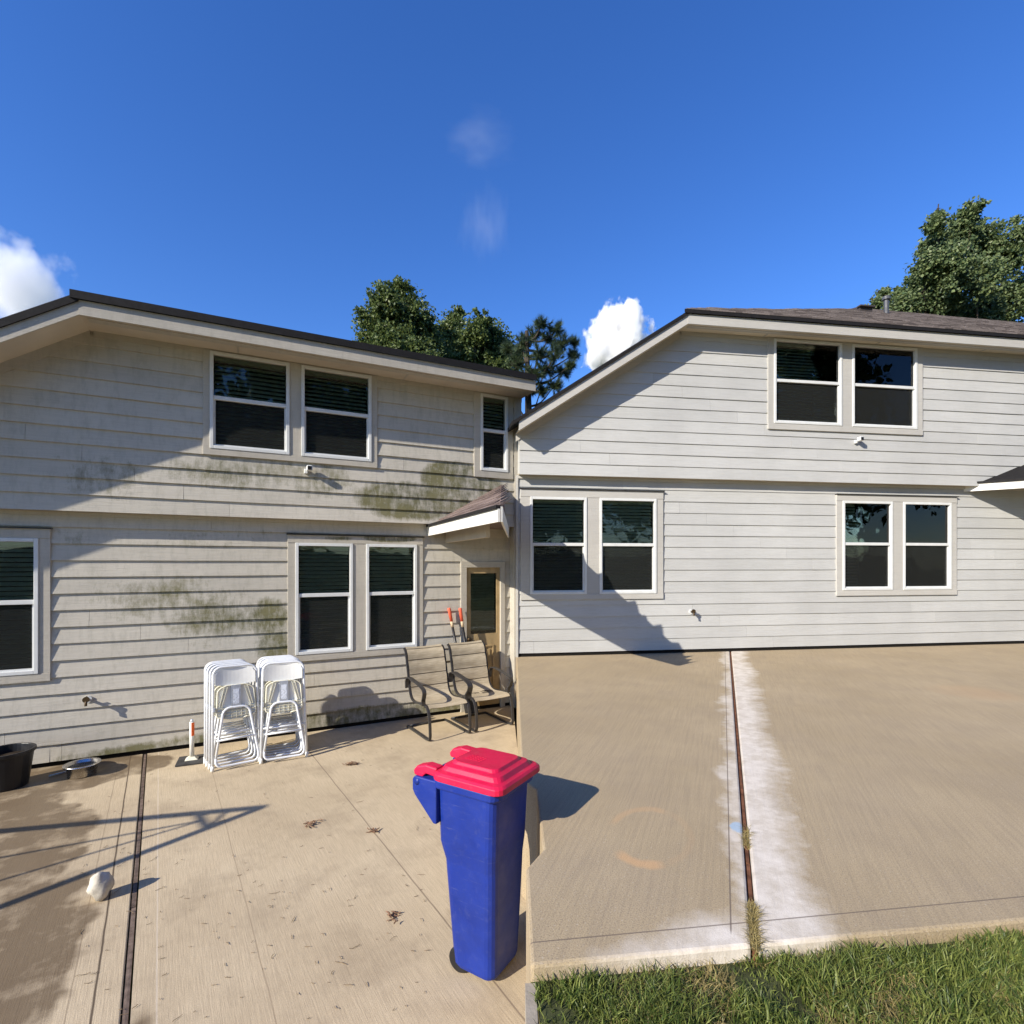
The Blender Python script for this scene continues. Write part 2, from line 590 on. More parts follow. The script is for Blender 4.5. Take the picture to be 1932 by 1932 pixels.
def wall_y(lx):                                  # local y of the wall line at local x
    t = (lx - wA[0]) / (wB[0] - wA[0])
    return wA[1] + t * (wB[1] - wA[1])
HW = 0.0185
sl = MB()
fa, fb = loc2((-9.0, -1.0)), loc2((-3.6, -3.0))
sl.prism([(-HW, wall_y(-HW)), wA, fa, loc2((-6, -3)), (-HW, loc2((0, -3))[1] - 3.0)], -0.12, 0.0)
slabA = sl.build('slab', cl, patL, bevel=0.006)
sl = MB()
pr = [(HW, loc2((0, -3))[1] - 3.0)] + [loc2(p) for p in [(0.30, -3.0), (0.30, 7.9)]] + [wB, (HW, wall_y(HW))]
sl.prism(pr, -0.12, 0.0)
slabB = sl.build('slab', cl, patL)
st = MB()
yy = wall_y(0) - 0.02
while yy > -5.6:
    L = 1.4 + random.random() * 0.5
    st.hexa([(-0.0125 + random.uniform(-.001, .002), yy - L + 0.01, -0.1), (0.0105, yy - L + 0.01, -0.1), (0.0105, yy, -0.1), (-0.0125, yy, -0.1),
             (-0.0125, yy - L + 0.01, -0.006), (0.0095, yy - L + 0.01, -0.009), (0.0105, yy, -0.006), (-0.012, yy, -0.007)])
    yy -= L
st.build('joint_strip', wood_grey, patL)

# right lawn terrace and patio
jr0, jr1 = gr(1383, 1235), gr(1439, 1793)
jrd = (jr0 - jr1).normalized()
m, base, x, y, c = concrete_right()
rotR = math.atan2(-jrd.x, jrd.y)
patR = empty('patio', (jr1.x, jr1.y, 0.0), rotR)
tag(patR, kind='structure')
invR = Matrix.Rotation(-rotR, 4, 'Z') @ Matrix.Translation((-jr1.x, -jr1.y, 0))
def locR(p):
    q = invR @ Vector((p[0], p[1], 0))
    return q.x, q.y
# rust-coloured ring, small blue chalk spot and tooled edge line, at their places on the slab
rc = locR(gr(1236, 1577))
def ringmask(ang_lo, ang_hi, amt, rad=1.0, wid=0.16):
    ax = m.math('DIVIDE', m.math('SUBTRACT', x, rc[0]), 0.185)
    ay = m.math('DIVIDE', m.math('SUBTRACT', y, rc[1]), 0.27)
    rr = m.math('SQRT', m.math('ADD', m.math('MULTIPLY', ax, ax), m.math('MULTIPLY', ay, ay)))
    rr = m.math('ADD', rr, m.math('MULTIPLY', m.math('SUBTRACT', m.noise(c, 14, 3), 0.5), 0.12))
    k = m.ramp(m.math('ABSOLUTE', m.math('SUBTRACT', rr, rad)), wid * 0.4, wid, 1.0, 0.0)
    an = m.math('ARCTAN2', ay, ax)
    w = m.math('MULTIPLY', m.ramp(an, ang_lo, ang_lo + 0.25), m.ramp(an, ang_hi - 0.25, ang_hi, 1.0, 0.0))
    return m.math('MULTIPLY', m.math('MULTIPLY', k, w), amt)
ring = m.math('MAXIMUM', ringmask(-2.3, -1.0, 0.75), m.math('MAXIMUM', ringmask(1.2, 3.1, 0.4, wid=0.13), ringmask(-1.1, 1.3, 0.14, wid=0.13)))
base = m.mix(ring, base, (0.52, 0.33, 0.17))
bc = locR(gr(1401, 1561))
spot = m.ramp(m.math('ADD', blob(m, x, y, bc[0], bc[1], 0.045, 0.075), m.math('MULTIPLY', m.math('SUBTRACT', m.noise(c, 30, 4), 0.5), 0.9)), 0.35, 0.6)
base = m.mix(m.math('MULTIPLY', spot, 0.8), base, (0.33, 0.46, 0.58))
rust = m.ramp(m.math('ADD', blob(m, x, y, *locR(gr(1850, 1300)), 0.5, 0.5), m.math('SUBTRACT', m.noise(c, 3, 4), 0.5)), 0.3, 1.0, 0, 0.4)
base = m.mix(rust, base, (0.45, 0.30, 0.17))
e0, e1 = locR(gr(1008, 1786)), locR(gr(1844, 1694))
dy = m.math('SUBTRACT', y, m.math('MULTIPLY_ADD', x, (e1[1] - e0[1]) / (e1[0] - e0[0]), e0[1] - e0[0] * (e1[1] - e0[1]) / (e1[0] - e0[0])))
line = m.ramp(m.math('ABSOLUTE', dy), 0.002, 0.005, 0.75, 0.0)
base = m.mix(line, base, (0.13, 0.10, 0.08))
l2 = m.math('MULTIPLY', m.ramp(m.math('ABSOLUTE', m.math('ADD', x, 0.075)), 0.0015, 0.004, 0.8, 0.0), m.ramp(y, 0.05, 0.08))
base = m.mix(l2, base, (0.13, 0.10, 0.08))
m.col(base)
cr = m.m
ff0, ff1 = gr(1000, 1829.5), gr(1860, 1736)
fd = (ff1 - ff0).normalized()
def front_at(X):
    return (X, ff0.y + (X - ff0.x) * fd.y / fd.x)
jx = 0.0115
def split_line(p):                                # front-edge local y for local x
    a, b = locR(ff0), locR(ff1)
    t = (p - a[0]) / (b[0] - a[0])
    return a[1] + t * (b[1] - a[1])
wr0, wr1 = locR((RP1 - (RP2 - RP1).normalized() * 0.6)), locR((RP1 + (RP2 - RP1).normalized() * 12.0))
def wr_y(p):
    t = (p - wr0[0]) / (wr1[0] - wr0[0])
    return wr0[1] + t * (wr1[1] - wr0[1]) + 0.25
sb = MB()
lb = [locR(p) for p in [(0.06, 7.9), (0.06, 3.2), (0.14, 3.05), (0.14, 2.40), (0.06, 2.25), front_at(0.06)]]
sb.prism(lb + [(-jx, split_line(-jx)), (-jx, wr_y(-jx))], -0.74, 0.0)
sb.build('slab', cr, patR, bevel=0.012)
sb = MB()
rb = [(jx, split_line(jx)), locR(front_at(12.0)), locR((12.5, 9.8)), (jx, wr_y(jx))]
sb.prism(rb, -0.12, 0.0)
sb.build('slab', cr, patR, bevel=0.012)
st = MB()
yy = split_line(0) + 0.01
while yy < wr_y(0) - 0.1:
    L = 0.5 + random.random() * 0.9
    st.hexa([(-0.0075, yy, -0.1), (0.0075, yy, -0.1), (0.0075, yy + L - 0.01, -0.1), (-0.0075, yy + L - 0.01, -0.1),
             (-0.0075, yy, -0.006), (0.0065, yy, -0.010), (0.0075, yy + L - 0.01, -0.007), (-0.007, yy + L - 0.01, -0.006)])
    yy += L
st.build('joint_strip', wood_red, patR)
lw = MB()
lw.prism([(0.17, -60), (120, -60), (120, 200), (0.17, 200)], GL - 0.3, -0.125)
lawn_soil = plain('lawn_soil', (0.055, 0.062, 0.026), 0.98, 0.1, 0.5, 14, 0.6)
tag(lw.build('lawn', lawn_soil), kind='structure')
lb2 = MB()
lb2.prism([(0.06, -60), (120, -60), front_at(120), front_at(0.06)][:2] + [(120, 1.2), front_at(12.0), front_at(0.06)], -0.12, -0.055)
tag(lb2.build('lawn', lawn_soil), kind='structure')
kb = MB(); kb.box(0.042, 0.076, -3.0, front_at(0.06)[1] - 0.01, GL - 0.1, -0.05)
tag(kb.build('kerb', plain('kerb_concrete', (0.33, 0.29, 0.23), 0.9, 0.1, 0.2, 8, 0.4)), kind='structure')

# ------------------------------------------------------------------ houses
class House:
    def __init__(self, label, p0, yaw, zg, mats):
        self.root = empty('house', (p0.x, p0.y, zg), yaw)
        tag(self.root, label, 'house')
        self.k = mats

    def part(self, mb, name, mat, parent=None, **kw):
        return mb.build(name, mat, parent or self.root, **kw)

def rect_minus(u0, u1, v0, v1, holes):       # split a rectangle into rectangles outside the holes
    us = sorted({u0, u1, *[min(max(h[i], u0), u1) for h in holes for i in (0, 1)]})
    vs_ = sorted({v0, v1, *[min(max(h[i], v0), v1) for h in holes for i in (2, 3)]})
    out = []
    for a, b in zip(us, us[1:]):
        run = None
        for c_, d_ in zip(vs_, vs_[1:]):
            mu, mv = (a + b) / 2, (c_ + d_) / 2
            inside = any(h[0] < mu < h[1] and h[2] < mv < h[3] for h in holes)
            if inside or b - a < 1e-5 or d_ - c_ < 1e-5:
                if run: out.append((a, b, *run)); run = None
            else:
                run = (run[0], d_) if run else (c_, d_)
        if run: out.append((a, b, *run))
    return out

def siding(h, wall, u0, u1, v0, v1, yf, holes, expo, mat, brk0, left_cut=None, seed=1, lap=0.0165):
    rnd = random.Random(seed)
    row, v = 0, v0
    while v < v1 - 0.01:
        t = min(v + expo, v1)
        brs = [brk0 - row * 0.43 + k * 3.66 for k in range(-6, 8)]
        brs = [b for b in brs if u0 + 0.15 < b < u1 - 0.15]
        ends = [u0] + brs + [u1]
        jit = rnd.uniform(-0.0015, 0.0015)
        for a, b in zip(ends, ends[1:]):
            if left_cut and max(left_cut(v), left_cut(t)) > b - 0.02 and min(left_cut(v), left_cut(t)) > b - 0.02:
                continue
            mb = MB()
            last = None
            for (ra, rb, rc_, rd) in rect_minus(a + 0.0012, b - 0.0012, v, t, holes):
                if last is not None and ra > last + 1e-4 and mb.v:
                    h.part(mb, 'siding_board', mat, wall)
                    mb = MB()
                last = rb
                n = max(1, int((rb - ra) / 0.45))
                offs = [rnd.uniform(-0.0016, 0.0016) for _ in range(n + 1)]
                for i in range(n):
                    p, q = ra + (rb - ra) * i / n, ra + (rb - ra) * (i + 1) / n
                    def dep(vv, o_):
                        k = (vv - v) / expo
                        return yf - lap * (1 - k) - 0.005 * k + jit + o_ * (1 - k)
                    pb, pt, qb, qt = p, p, q, q
                    if left_cut:
                        if i == 0:
                            pass
                        pb, pt = max(p, left_cut(rc_)), max(p, left_cut(rd))
                        qb, qt = max(q, left_cut(rc_)), max(q, left_cut(rd))
                        if qb - pb < 1e-4 and qt - pt < 1e-4:
                            continue
                    top = rd + (0.0 if rd < t - 1e-4 else 0.012)
                    bot = rc_ + (offs[i] * 0.6 if rc_ < v + 1e-4 else 0)
                    bo2 = rc_ + (offs[i + 1] * 0.6 if rc_ < v + 1e-4 else 0)
                    mb.hexa([(pb, dep(rc_, offs[i]), bot), (qb, dep(rc_, offs[i + 1]), bo2), (qb, yf + 0.002, bo2), (pb, yf + 0.002, bot),
                             (pt, dep(top, 0), top), (qt, dep(top, 0), top), (qt, yf + 0.002, top), (pt, yf + 0.002, top)])
            if mb.v:
                h.part(mb, 'siding_board', mat, wall)
        v, row = t, row + 1

def window(h, u0, u1, v0, v1, yf, r0, r1, trans, lower_screen=True, slats=True, reflect=True):
    fw = 0.036
    fr = MB()
    ya, yb = yf - 0.042, yf + 0.05
    fr.box(u0, u0 + fw, ya, yb, v0, v1)
    fr.box(u1 - fw, u1, ya, yb, v0, v1)
    fr.box(u0 + fw, u1 - fw, ya, yb, v1 - fw, v1)
    fr.box(u0 + fw, u1 - fw, ya, yb, v0, v0 + fw)
    w = h.part(fr, 'window', white_vinyl, bevel=0.004)
    mb = MB(); mb.box(u0 + fw, u1 - fw, yf - 0.03, yf + 0.03, r0, r1)
    h.part(mb, 'meeting_rail', white_vinyl, w, bevel=0.004)
    inner = MB()
    s = 0.018
    for a, b, c_, d_ in ((u0 + fw, u0 + fw + s, v0 + fw, r0), (u1 - fw - s, u1 - fw, v0 + fw, r0)):
        inner.box(a, b, yf - 0.012, yf + 0.03, c_, d_)
    inner.box(u0 + fw + s, u1 - fw - s, yf - 0.012, yf + 0.03, v0 + fw, v0 + fw + s)
    h.part(inner, 'lower_sash', white_vinyl, w)
    mb = MB(); mb.box(u0 + fw, u1 - fw, yf + 0.000, yf + 0.004, r1, v1 - fw)
    h.part(mb, 'pane', glass, w)
    mb = MB(); mb.box(u0 + fw + s, u1 - fw - s, yf + 0.012, yf + 0.016, v0 + fw + s, r0)
    h.part(mb, 'pane', glass, w)
    if lower_screen:
        mb = MB(); mb.box(u0 + fw + s, u1 - fw - s, yf - 0.004, yf - 0.003, v0 + fw + s, r0)
        h.part(mb, 'insect_screen', screen_mat, w)
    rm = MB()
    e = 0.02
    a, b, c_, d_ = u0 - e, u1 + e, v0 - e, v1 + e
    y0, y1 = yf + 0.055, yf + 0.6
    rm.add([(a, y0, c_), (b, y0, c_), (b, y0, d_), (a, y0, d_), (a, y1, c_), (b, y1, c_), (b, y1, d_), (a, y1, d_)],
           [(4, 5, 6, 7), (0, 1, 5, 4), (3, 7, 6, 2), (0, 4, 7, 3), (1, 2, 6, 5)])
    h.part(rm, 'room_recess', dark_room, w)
    if slats:
        sm = MB()
        z = v1 - fw - 0.035
        sm.box(u0 + fw + 0.006, u1 - fw - 0.006, yf + 0.035, yf + 0.085, v1 - fw - 0.032, v1 - fw)
        pitch = 0.047
        rr = random.Random(int(u0 * 100 + v0 * 37))
        til = rr.uniform(0.6, 0.9)
        while z > v0 + fw + 0.02:
            sg = rr.uniform(-0.0015, 0.0015)
            hh, dd = 0.026 * math.sin(til), 0.026 * math.cos(til)
            sm.hexa([(u0 + fw + 0.01, yf + 0.06 - dd, z - hh + sg), (u1 - fw - 0.01, yf + 0.06 - dd, z - hh - sg), (u1 - fw - 0.01, yf + 0.06 + dd, z + hh - sg), (u0 + fw + 0.01, yf + 0.06 + dd, z + hh + sg),
                     (u0 + fw + 0.01, yf + 0.06 - dd, z - hh + sg + 0.003), (u1 - fw - 0.01, yf + 0.06 - dd, z - hh - sg + 0.003), (u1 - fw - 0.01, yf + 0.06 + dd, z + hh - sg + 0.003), (u0 + fw + 0.01, yf + 0.06 + dd, z + hh + sg + 0.003)])
            z -= pitch
        b_ = h.part(sm, 'blind', blind_mat, w)
        b_['kind'] = 'stuff'
    return w

def trim(h, u0, u1, v0, v1, yf, mat, proud=0.032):
    mb = MB(); mb.box(u0, u1, yf - proud, yf + 0.01, v0, v1)
    return h.part(mb, 'trim_board', mat, bevel=0.003)

def window_pair(h, yf, U, wins, v0, v1, top, bot, r, mat, cap=True, sides=True):
    # U = outer trim (u0, u1); wins = [(u0, u1)]; v0..v1 window frame, bot..top outer trim
    ua, ub = U
    edges = [ua] + [e for w in wins for e in w] + [ub]
    trim(h, ua, ub, v1, top, yf, mat, 0.035)
    trim(h, ua, ub, bot, v0, yf, mat, 0.035)
    for a, b in zip(edges[0::2], edges[1::2]):
        if b - a > 0.01:
            trim(h, a, b, v0, v1, yf, mat, 0.03)
    if cap:
        mb = MB(); mb.box(ua - 0.012, ub + 0.012, yf - 0.055, yf + 0.01, top, top + 0.012)
        h.part(mb, 'drip_cap', dark_metal)
    for (a, b) in wins:
        window(h, a, b, v0, v1, yf, r - 0.022, r + 0.022, None)
    return (ua + 0.01, ub - 0.01, bot + 0.01, top - 0.01)

def eave(h, uk, vk, uend, uleft, slope, yw, o, fh, edge, mat, soff, roof_mat, pitch, ridge=None):
    """horizontal eave from uk to uend, rake falling to the left from uk to uleft; yw = wall plane, o = overhang"""
    yo = yw - o
    vl = vk - (uk - uleft) * slope
    mb = MB()                                  # eave soffit
    mb.sheet([(uk, yo, vk), (uend, yo, vk), (uend, yw + 0.02, vk), (uk, yw + 0.02, vk)], (0, 0, 0.015))
    h.part(mb, 'soffit', soff)
    mb = MB()                                  # vent strip in the soffit, a little below it
    mb.box(uk + 0.05, uend, yo + 0.05, yo + 0.05 + min(0.1, o * 0.3), vk - 0.006, vk - 0.001)
    h.part(mb, 'soffit_vent', mat)
    for k in range(12):                        # butt joints of the soffit boards
        uu = uk + 1.3 + k * 1.85
        if uu < uend - 0.1:
            mb = MB(); mb.box(uu, uu + 0.02, yo + 0.06 + min(0.1, o * 0.3), yw, vk - 0.005, vk - 0.001)
            h.part(mb, 'soffit_batten', mat)
    mb = MB()                                  # rake soffit
    mb.sheet([(uleft, yo, vl), (uk, yo, vk), (uk, yw + 0.02, vk), (uleft, yw + 0.02, vl)], (0, 0, 0.015))
    h.part(mb, 'soffit', soff)
    mb = MB()
    mb.box(uk - 0.0, uend, yo - 0.022, yo, vk - 0.012, vk + fh)
    h.part(mb, 'fascia', mat)
    mb = MB()
    mb.sheet([(uleft, yo - 0.018, vl - 0.012), (uk, yo - 0.018, vk - 0.012), (uk, yo - 0.018, vk + fh * 0.9), (uleft, yo - 0.018, vl + fh * 0.9)], (0, 0.018, 0))
    h.part(mb, 'rake_fascia', mat)
    # frieze board under the soffits, on the wall
    mb = MB(); mb.box(uk + 0.03, uend, yw - 0.022, yw, vk - 0.055, vk)
    h.part(mb, 'frieze_board', mat)
    mb = MB()
    mb.sheet([(uleft, yw - 0.022, vl - 0.10), (uk, yw - 0.022, vk - 0.10), (uk, yw - 0.022, vk), (uleft, yw - 0.022, vl)], (0, 0.02, 0))
    h.part(mb, 'frieze_board', mat)
    # roof planes: the main one rises from the eave to the back, the lower one falls to the left
    rt = MB()
    z0 = vk + fh
    ye = yo - 0.05
    tp = math.tan(pitch)
    if ridge is None:
        dpt = 5.0
        rt.sheet([(uk - 0.06, ye, z0), (uend, ye, z0), (uend, ye + dpt, z0 + dpt * tp), (uk + 1.2, ye + dpt, z0 + dpt * tp)], (0, 0, edge))
        rt.sheet([(uend, ye + 2 * dpt, z0), (uk - 0.06, ye + 2 * dpt, z0), (uk + 1.2, ye + dpt, z0 + dpt * tp), (uend, ye + dpt, z0 + dpt * tp)], (0, 0, edge))
        rt.sheet([(uk - 0.06, ye + 2 * dpt, z0), (uk - 0.06, ye, z0), (uk + 1.2, ye + dpt, z0 + dpt * tp)], (0, 0, edge))
    else:
        rt.sheet([(uk - 0.06, ye, z0), (uend, ye, z0)] + ridge[::-1], (0, 0, edge * 0.98))
        back = [(p[0], p[1] + 0.02, p[2]) for p in ridge]
        rt.sheet(back + [(uend, 9.0, z0), (uk - 0.06, 9.0, z0)], (0, 0, -0.03))
    roof = h.part(rt, 'roof', roof_mat)
    lw_ = MB()
    vl2 = vl + fh * 0.9
    lw_.sheet([(uleft - 0.1, ye + 0.012, vl2 - 0.1 * slope), (uk, ye + 0.012, vk + fh * 0.9), (uk, yw + 6.0, vk + fh * 0.9), (uleft - 0.1, yw + 6.0, vl2 - 0.1 * slope)], (0, 0, edge))
    h.part(lw_, 'side_roof', roof_mat)
    return roof, yo, ye, z0

# ---- left house (mildewed, before washing)
LEFT_BASE = (0.51, 0.475, 0.40)
def stL(x, y, rx, ry, amt, off=0.0):
    u, v = WL(x, y, off)
    u2, _ = WL(x + rx, y, off)
    _, v2 = WL(x, y - ry, off)
    return (u, v, abs(u2 - u), abs(v2 - v), amt)
left_st = [stL(860, 905, 75, 40, 1.5, .13), stL(780, 945, 120, 45, 1.15, .13), stL(900, 930, 60, 50, 1.3, .13), stL(600, 905, 110, 60, 0.46, .13), stL(430, 890, 180, 50, 0.5, .13), stL(200, 905, 120, 60, 0.42, .13),
           stL(505, 1165, 65, 55, 0.72), stL(420, 1165, 140, 75, 0.56), stL(300, 1125, 170, 65, 0.44), stL(520, 1215, 60, 45, 0.7),
           stL(690, 1356, 230, 30, 1.3), stL(860, 1328, 90, 34, 1.3), stL(460, 1385, 200, 20, 0.7), stL(240, 1415, 170, 16, 0.6), stL(520, 1020, 600, 30, 0.25)]
left_wall_mat = siding_mat('mildewed_siding', LEFT_BASE, left_st, 0.35)
left_trim_mat = siding_mat('dull_trim_paint', (0.47, 0.435, 0.365), [stL(735, 1016, 60, 9, 1.4), stL(640, 1016, 40, 6, 0.6)], 0.3)
left_soffit = plain('left_soffit_paint', (0.56, 0.49, 0.39), 0.7, 0.2, 0.08, 3)
HL = House('grey-beige two-storey house with green mildewed lap siding on the left', LP1, YAWL, GL, None)
OFF = 0.13
u_end = WL(961, 1200)[0]
u_beg = WL(97, 1140)[0] - 2.45
belt = WL(502, 975.5, OFF)[1]
kU, kV = WL(170.6, 624.6, OFF)
ru, rv = WL(80, 658, OFF)
slopeL = (kV - rv) / (kU - ru)
u_upleft = u_beg
# windows on the left house: pixel edges to wall coordinates
def pu(x, y, off): return WL(x, y, off)[0]
def pv(x, y, off): return WL(x, y, off)[1]
holesU, holesL = [], []
wU = [(pu(396, 757, OFF), pu(546, 765, OFF)), (pu(568, 765, OFF), pu(700, 780, OFF))]
vt, vb = pv(472, 675, OFF), pv(472, 853, OFF)
holesU.append(window_pair(HL, -OFF, (pu(383, 757, OFF), pu(711, 790, OFF)), wU, vb, vt, kV - 0.003, pv(550, 871, OFF), pv(472, 759, OFF), left_trim_mat, cap=False))
wU2 = [(pu(905, 815, OFF), pu(962, 815, OFF))]
v2t, v2b = pv(905, 745, OFF), pv(905, 888, OFF)
u2a = pu(893, 815, OFF)
holesU.append(window_pair(HL, -OFF, (u2a, u_end - 0.02), [(wU2[0][0], u_end - 0.10)], v2b, vt, kV - 0.003, v2b - 0.09, pv(905, 811, OFF), left_trim_mat, cap=False))
wLw = [(pu(556.8, 1120, 0), pu(665, 1120, 0)), (pu(689.8, 1120, 0), pu(785.4, 1120, 0))]
l_t, l_b = pv(665, 1026, 0), pv(665, 1228, 0)
l_top, l_bot = pv(665, 1011.5, 0), pv(665, 1240, 0)
holesL.append(window_pair(HL, 0, (pu(542.4, 1120, 0), pu(797, 1120, 0)), wLw, l_b, l_t, l_top, l_bot, pv(665, 1121, 0), left_trim_mat))
ww = wLw[0][1] - wLw[0][0]
mg = wLw[1][0] - wLw[0][1]
uR = pu(97, 1140, 0)
tw = 0.09
holesL.append(window_pair(HL, 0, (uR - 2 * tw - 2 * ww - mg, uR), [(uR - tw - 2 * ww - mg, uR - tw - ww - mg), (uR - tw - ww, uR - tw)], l_b, l_t, l_top, l_bot, pv(665, 1121, 0), left_trim_mat))
# door opening under the porch
d_u0, d_u1 = pu(868, 1190, 0), pu(951, 1190, 0)
d_top = pv(868, 1059, 0)
holesL.append((d_u0 + 0.01, d_u1 - 0.01, 0.0, d_top - 0.01))
wc = MB()
for (a, b, c_, d_) in rect_minus(u_beg, u_end, 0.0, belt + 0.02, holesL):
    wc.box(a, b, 0.002, 0.12, c_, d_)
cutL = lambda v: kU - (kV - v) / slopeL if v < kV else kU
wallL = HL.part(wc, 'wall', left_wall_mat)
wc = MB()
for (a, b, c_, d_) in rect_minus(u_beg, u_end, belt, kV, holesU):
    if a < kU - 0.001 :
        a2b, a2t = max(a, cutL(c_)), max(a, cutL(d_))
        if b - a2t < 0.002: continue
        wc.hexa([(min(a2b, b), -OFF + .002, c_), (b, -OFF + .002, c_), (b, 0.1, c_), (min(a2b, b), 0.1, c_), (a2t, -OFF + .002, d_), (b, -OFF + .002, d_), (b, 0.1, d_), (a2t, 0.1, d_)])
    else:
        wc.box(a, b, -OFF + 0.002, 0.1, c_, d_)
wallLU = HL.part(wc, 'upper_wall', left_wall_mat)
siding(HL, wallL, u_beg, u_end, 0.05, belt - 0.05, 0.0, holesL, 0.166, left_wall_mat, pu(117, 1370, 0), seed=3, lap=0.0235)
siding(HL, wallLU, u_beg, u_end, belt - 0.012, kV - 0.05, -OFF, holesU, 0.166, left_wall_mat, pu(433, 960, OFF), left_cut=cutL, seed=5, lap=0.0235)
mb = MB(); mb.box(u_beg, u_end, -OFF + 0.004, 0.0, belt - 0.004, belt + 0.01)
HL.part(mb, 'overhang_soffit', left_soffit)
mb = MB(); mb.box(u_beg, u_end, -0.03, 0.0, belt - 0.05, belt - 0.005)
HL.part(mb, 'frieze_board', left_trim_mat)
mb = MB(); mb.box(u_beg, u_end, -0.001, 0.08, 0.0, 0.048)
HL.part(mb, 'gap_shade_strip', gap_shade_black)  # solid strip at the wall foot, shade of the gap painted in
mb = MB(); mb.box(u_end, u_end + 0.11, -OFF - 0.03, 6.0, 0.0, kV)
HL.part(mb, 'end_wall', left_trim_mat)
mb = MB(); mb.box(u_beg - 0.03, u_beg, -0.03, 6.0, 0.0, min(belt, cutL(belt) and kV - (kU - u_beg) * slopeL) - 0.02)
HL.part(mb, 'end_wall', left_trim_mat)
eave(HL, kU, kV, u_end + 0.12, u_beg - 0.35, slopeL, -OFF, 0.40, 0.125, 0.075, left_trim_mat, left_soffit, drip_edge, R(16))
# back door with a glazed upper half
dm = MB()
cw = 0.085
for a, b, c_, d_ in ((d_u0, d_u0 + cw, 0.0, d_top - cw), (d_u1 - cw * 0.8, d_u1, 0.0, d_top - cw), (d_u0, d_u1, d_top - cw, d_top)):
    dm.box(a, b, -0.035, 0.06, c_, d_)
HL.part(dm, 'door_casing', left_trim_mat, bevel=0.003)
door_paint = plain('ochre_door_paint', (0.36, 0.26, 0.13), 0.6, 0.3, 0.2, 8)
gu0, gu1 = d_u0 + cw, d_u1 - cw * 0.8
gv0, gv1 = pv(885, 1197, 0), pv(880, 1082, 0)
dm = MB()
for (a, b, c_, d_) in rect_minus(gu0, gu1, 0.02, d_top - cw, [(gu0 + 0.07, gu1 - 0.05, gv0, gv1)]):
    dm.box(a, b, 0.0, 0.045, c_, d_)
door = HL.part(dm, 'door', door_paint)
for c_, d_ in ((0.18, gv0 - 0.16),):
    pm = MB()
    pm.box(gu0 + 0.10, gu0 + 0.125, -0.012, 0.0, c_, d_); pm.box(gu1 - 0.115, gu1 - 0.09, -0.012, 0.0, c_, d_)
    pm.box(gu0 + 0.125, gu1 - 0.115, -0.012, 0.0, c_, c_ + 0.025); pm.box(gu0 + 0.125, gu1 - 0.115, -0.012, 0.0, d_ - 0.025, d_)
    pm.box(gu0 + 0.16, gu1 - 0.15, -0.010, 0.0, c_ + 0.06, d_ - 0.06)
    HL.part(pm, 'door_panel', door_paint, door, bevel=0.004)
pm = MB(); pm.box(gu0 + 0.07, gu1 - 0.05, 0.012, 0.016, gv0, gv1)
HL.part(pm, 'pane', glass, door)
pm = MB()
z = gv1 - 0.02
while z > gv0 + 0.02:
    pm.hexa([(gu0 + 0.075, 0.05, z - 0.018), (gu1 - 0.055, 0.05, z - 0.018), (gu1 - 0.055, 0.068, z + 0.018), (gu0 + 0.075, 0.068, z + 0.018),
             (gu0 + 0.075, 0.05, z - 0.015), (gu1 - 0.055, 0.05, z - 0.015), (gu1 - 0.055, 0.068, z + 0.021), (gu0 + 0.075, 0.068, z + 0.021)])
    z -= 0.042
bl_ = HL.part(pm, 'blind', plain('door_blind', (0.34, 0.35, 0.30), 0.5, 0.3), door)
bl_['kind'] = 'stuff'
pm = MB(); pm.box(gu0, gu1, 0.07, 0.075, 0.0, d_top)
HL.part(pm, 'dark_backing', dark_room, door)
pm = MB(); pm.tube([(gu0 + 0.035, 0.0, 0.98), (gu0 + 0.035, -0.05, 0.98)], [0.02, 0.028], 12)
HL.part(pm, 'door_knob', brass, door, smooth=True)

# small hipped porch roof in the right corner of the left house
def house_local(root, p):
    return root.matrix_basis.inverted() @ p
A = at(808, 995, 7.02); A.z = EYE + 0.49
B = Vector((-0.10, 4.66, A.z))
Cp = at(946, 919, 7.30)
E_ = at(958, 994, 7.50); E_.z = A.z
bpy.context.view_layer.update()
la, lb_, lc, le = [house_local(HL.root, q) for q in (A, B, Cp, E_)]
pr_ = MB()
up = Vector((0, 0, 0.022))
pr_.sheet([la + up, lb_ + up, lc + up], (0, 0, -0.02))
pr_.sheet([lb_ + up, le + up, lc + up], (0, 0, -0.02))
pr_.sheet([la, lb_, le], (0, 0, 0.01))
porch = HL.part(pr_, 'porch_roof', shingle_o)
fm = MB()
dn = Vector((0, 0, -0.115))
ab = (lb_ - la).normalized()
nab = Vector((ab.y, -ab.x, 0))
if nab.dot(house_local(HL.root, Vector((0, 0, EYE))) - la) < 0: nab = -nab
fm.sheet([la + nab * 0.004, lb_ + nab * 0.004, lb_ + dn + nab * 0.004, la + dn + nab * 0.004], nab * 0.022)
HL.part(fm, 'porch_fascia', white_paint)
fm = MB()
up2 = Vector((0, 0, 0.032))
fm.sheet([la + up2 + nab * 0.045, lb_ + up2 + nab * 0.045, lb_ + nab * 0.045 + Vector((0, 0, 0.0)), la + nab * 0.045 + Vector((0, 0, 0.0))], -nab * 0.044)
HL.part(fm, 'porch_drip_edge', drip_edge)
fm = MB()
fm.sheet([lb_ + Vector((0, 0, 0.02)), le + Vector((0, 0, 0.02)), le + dn, lb_ + dn], (le - la).normalized() * 0.02)
HL.part(fm, 'porch_fascia', white_paint)
bm_ = MB()
ins = -nab * 0.22
be = la + ab * (lb_ - la).length * 0.62
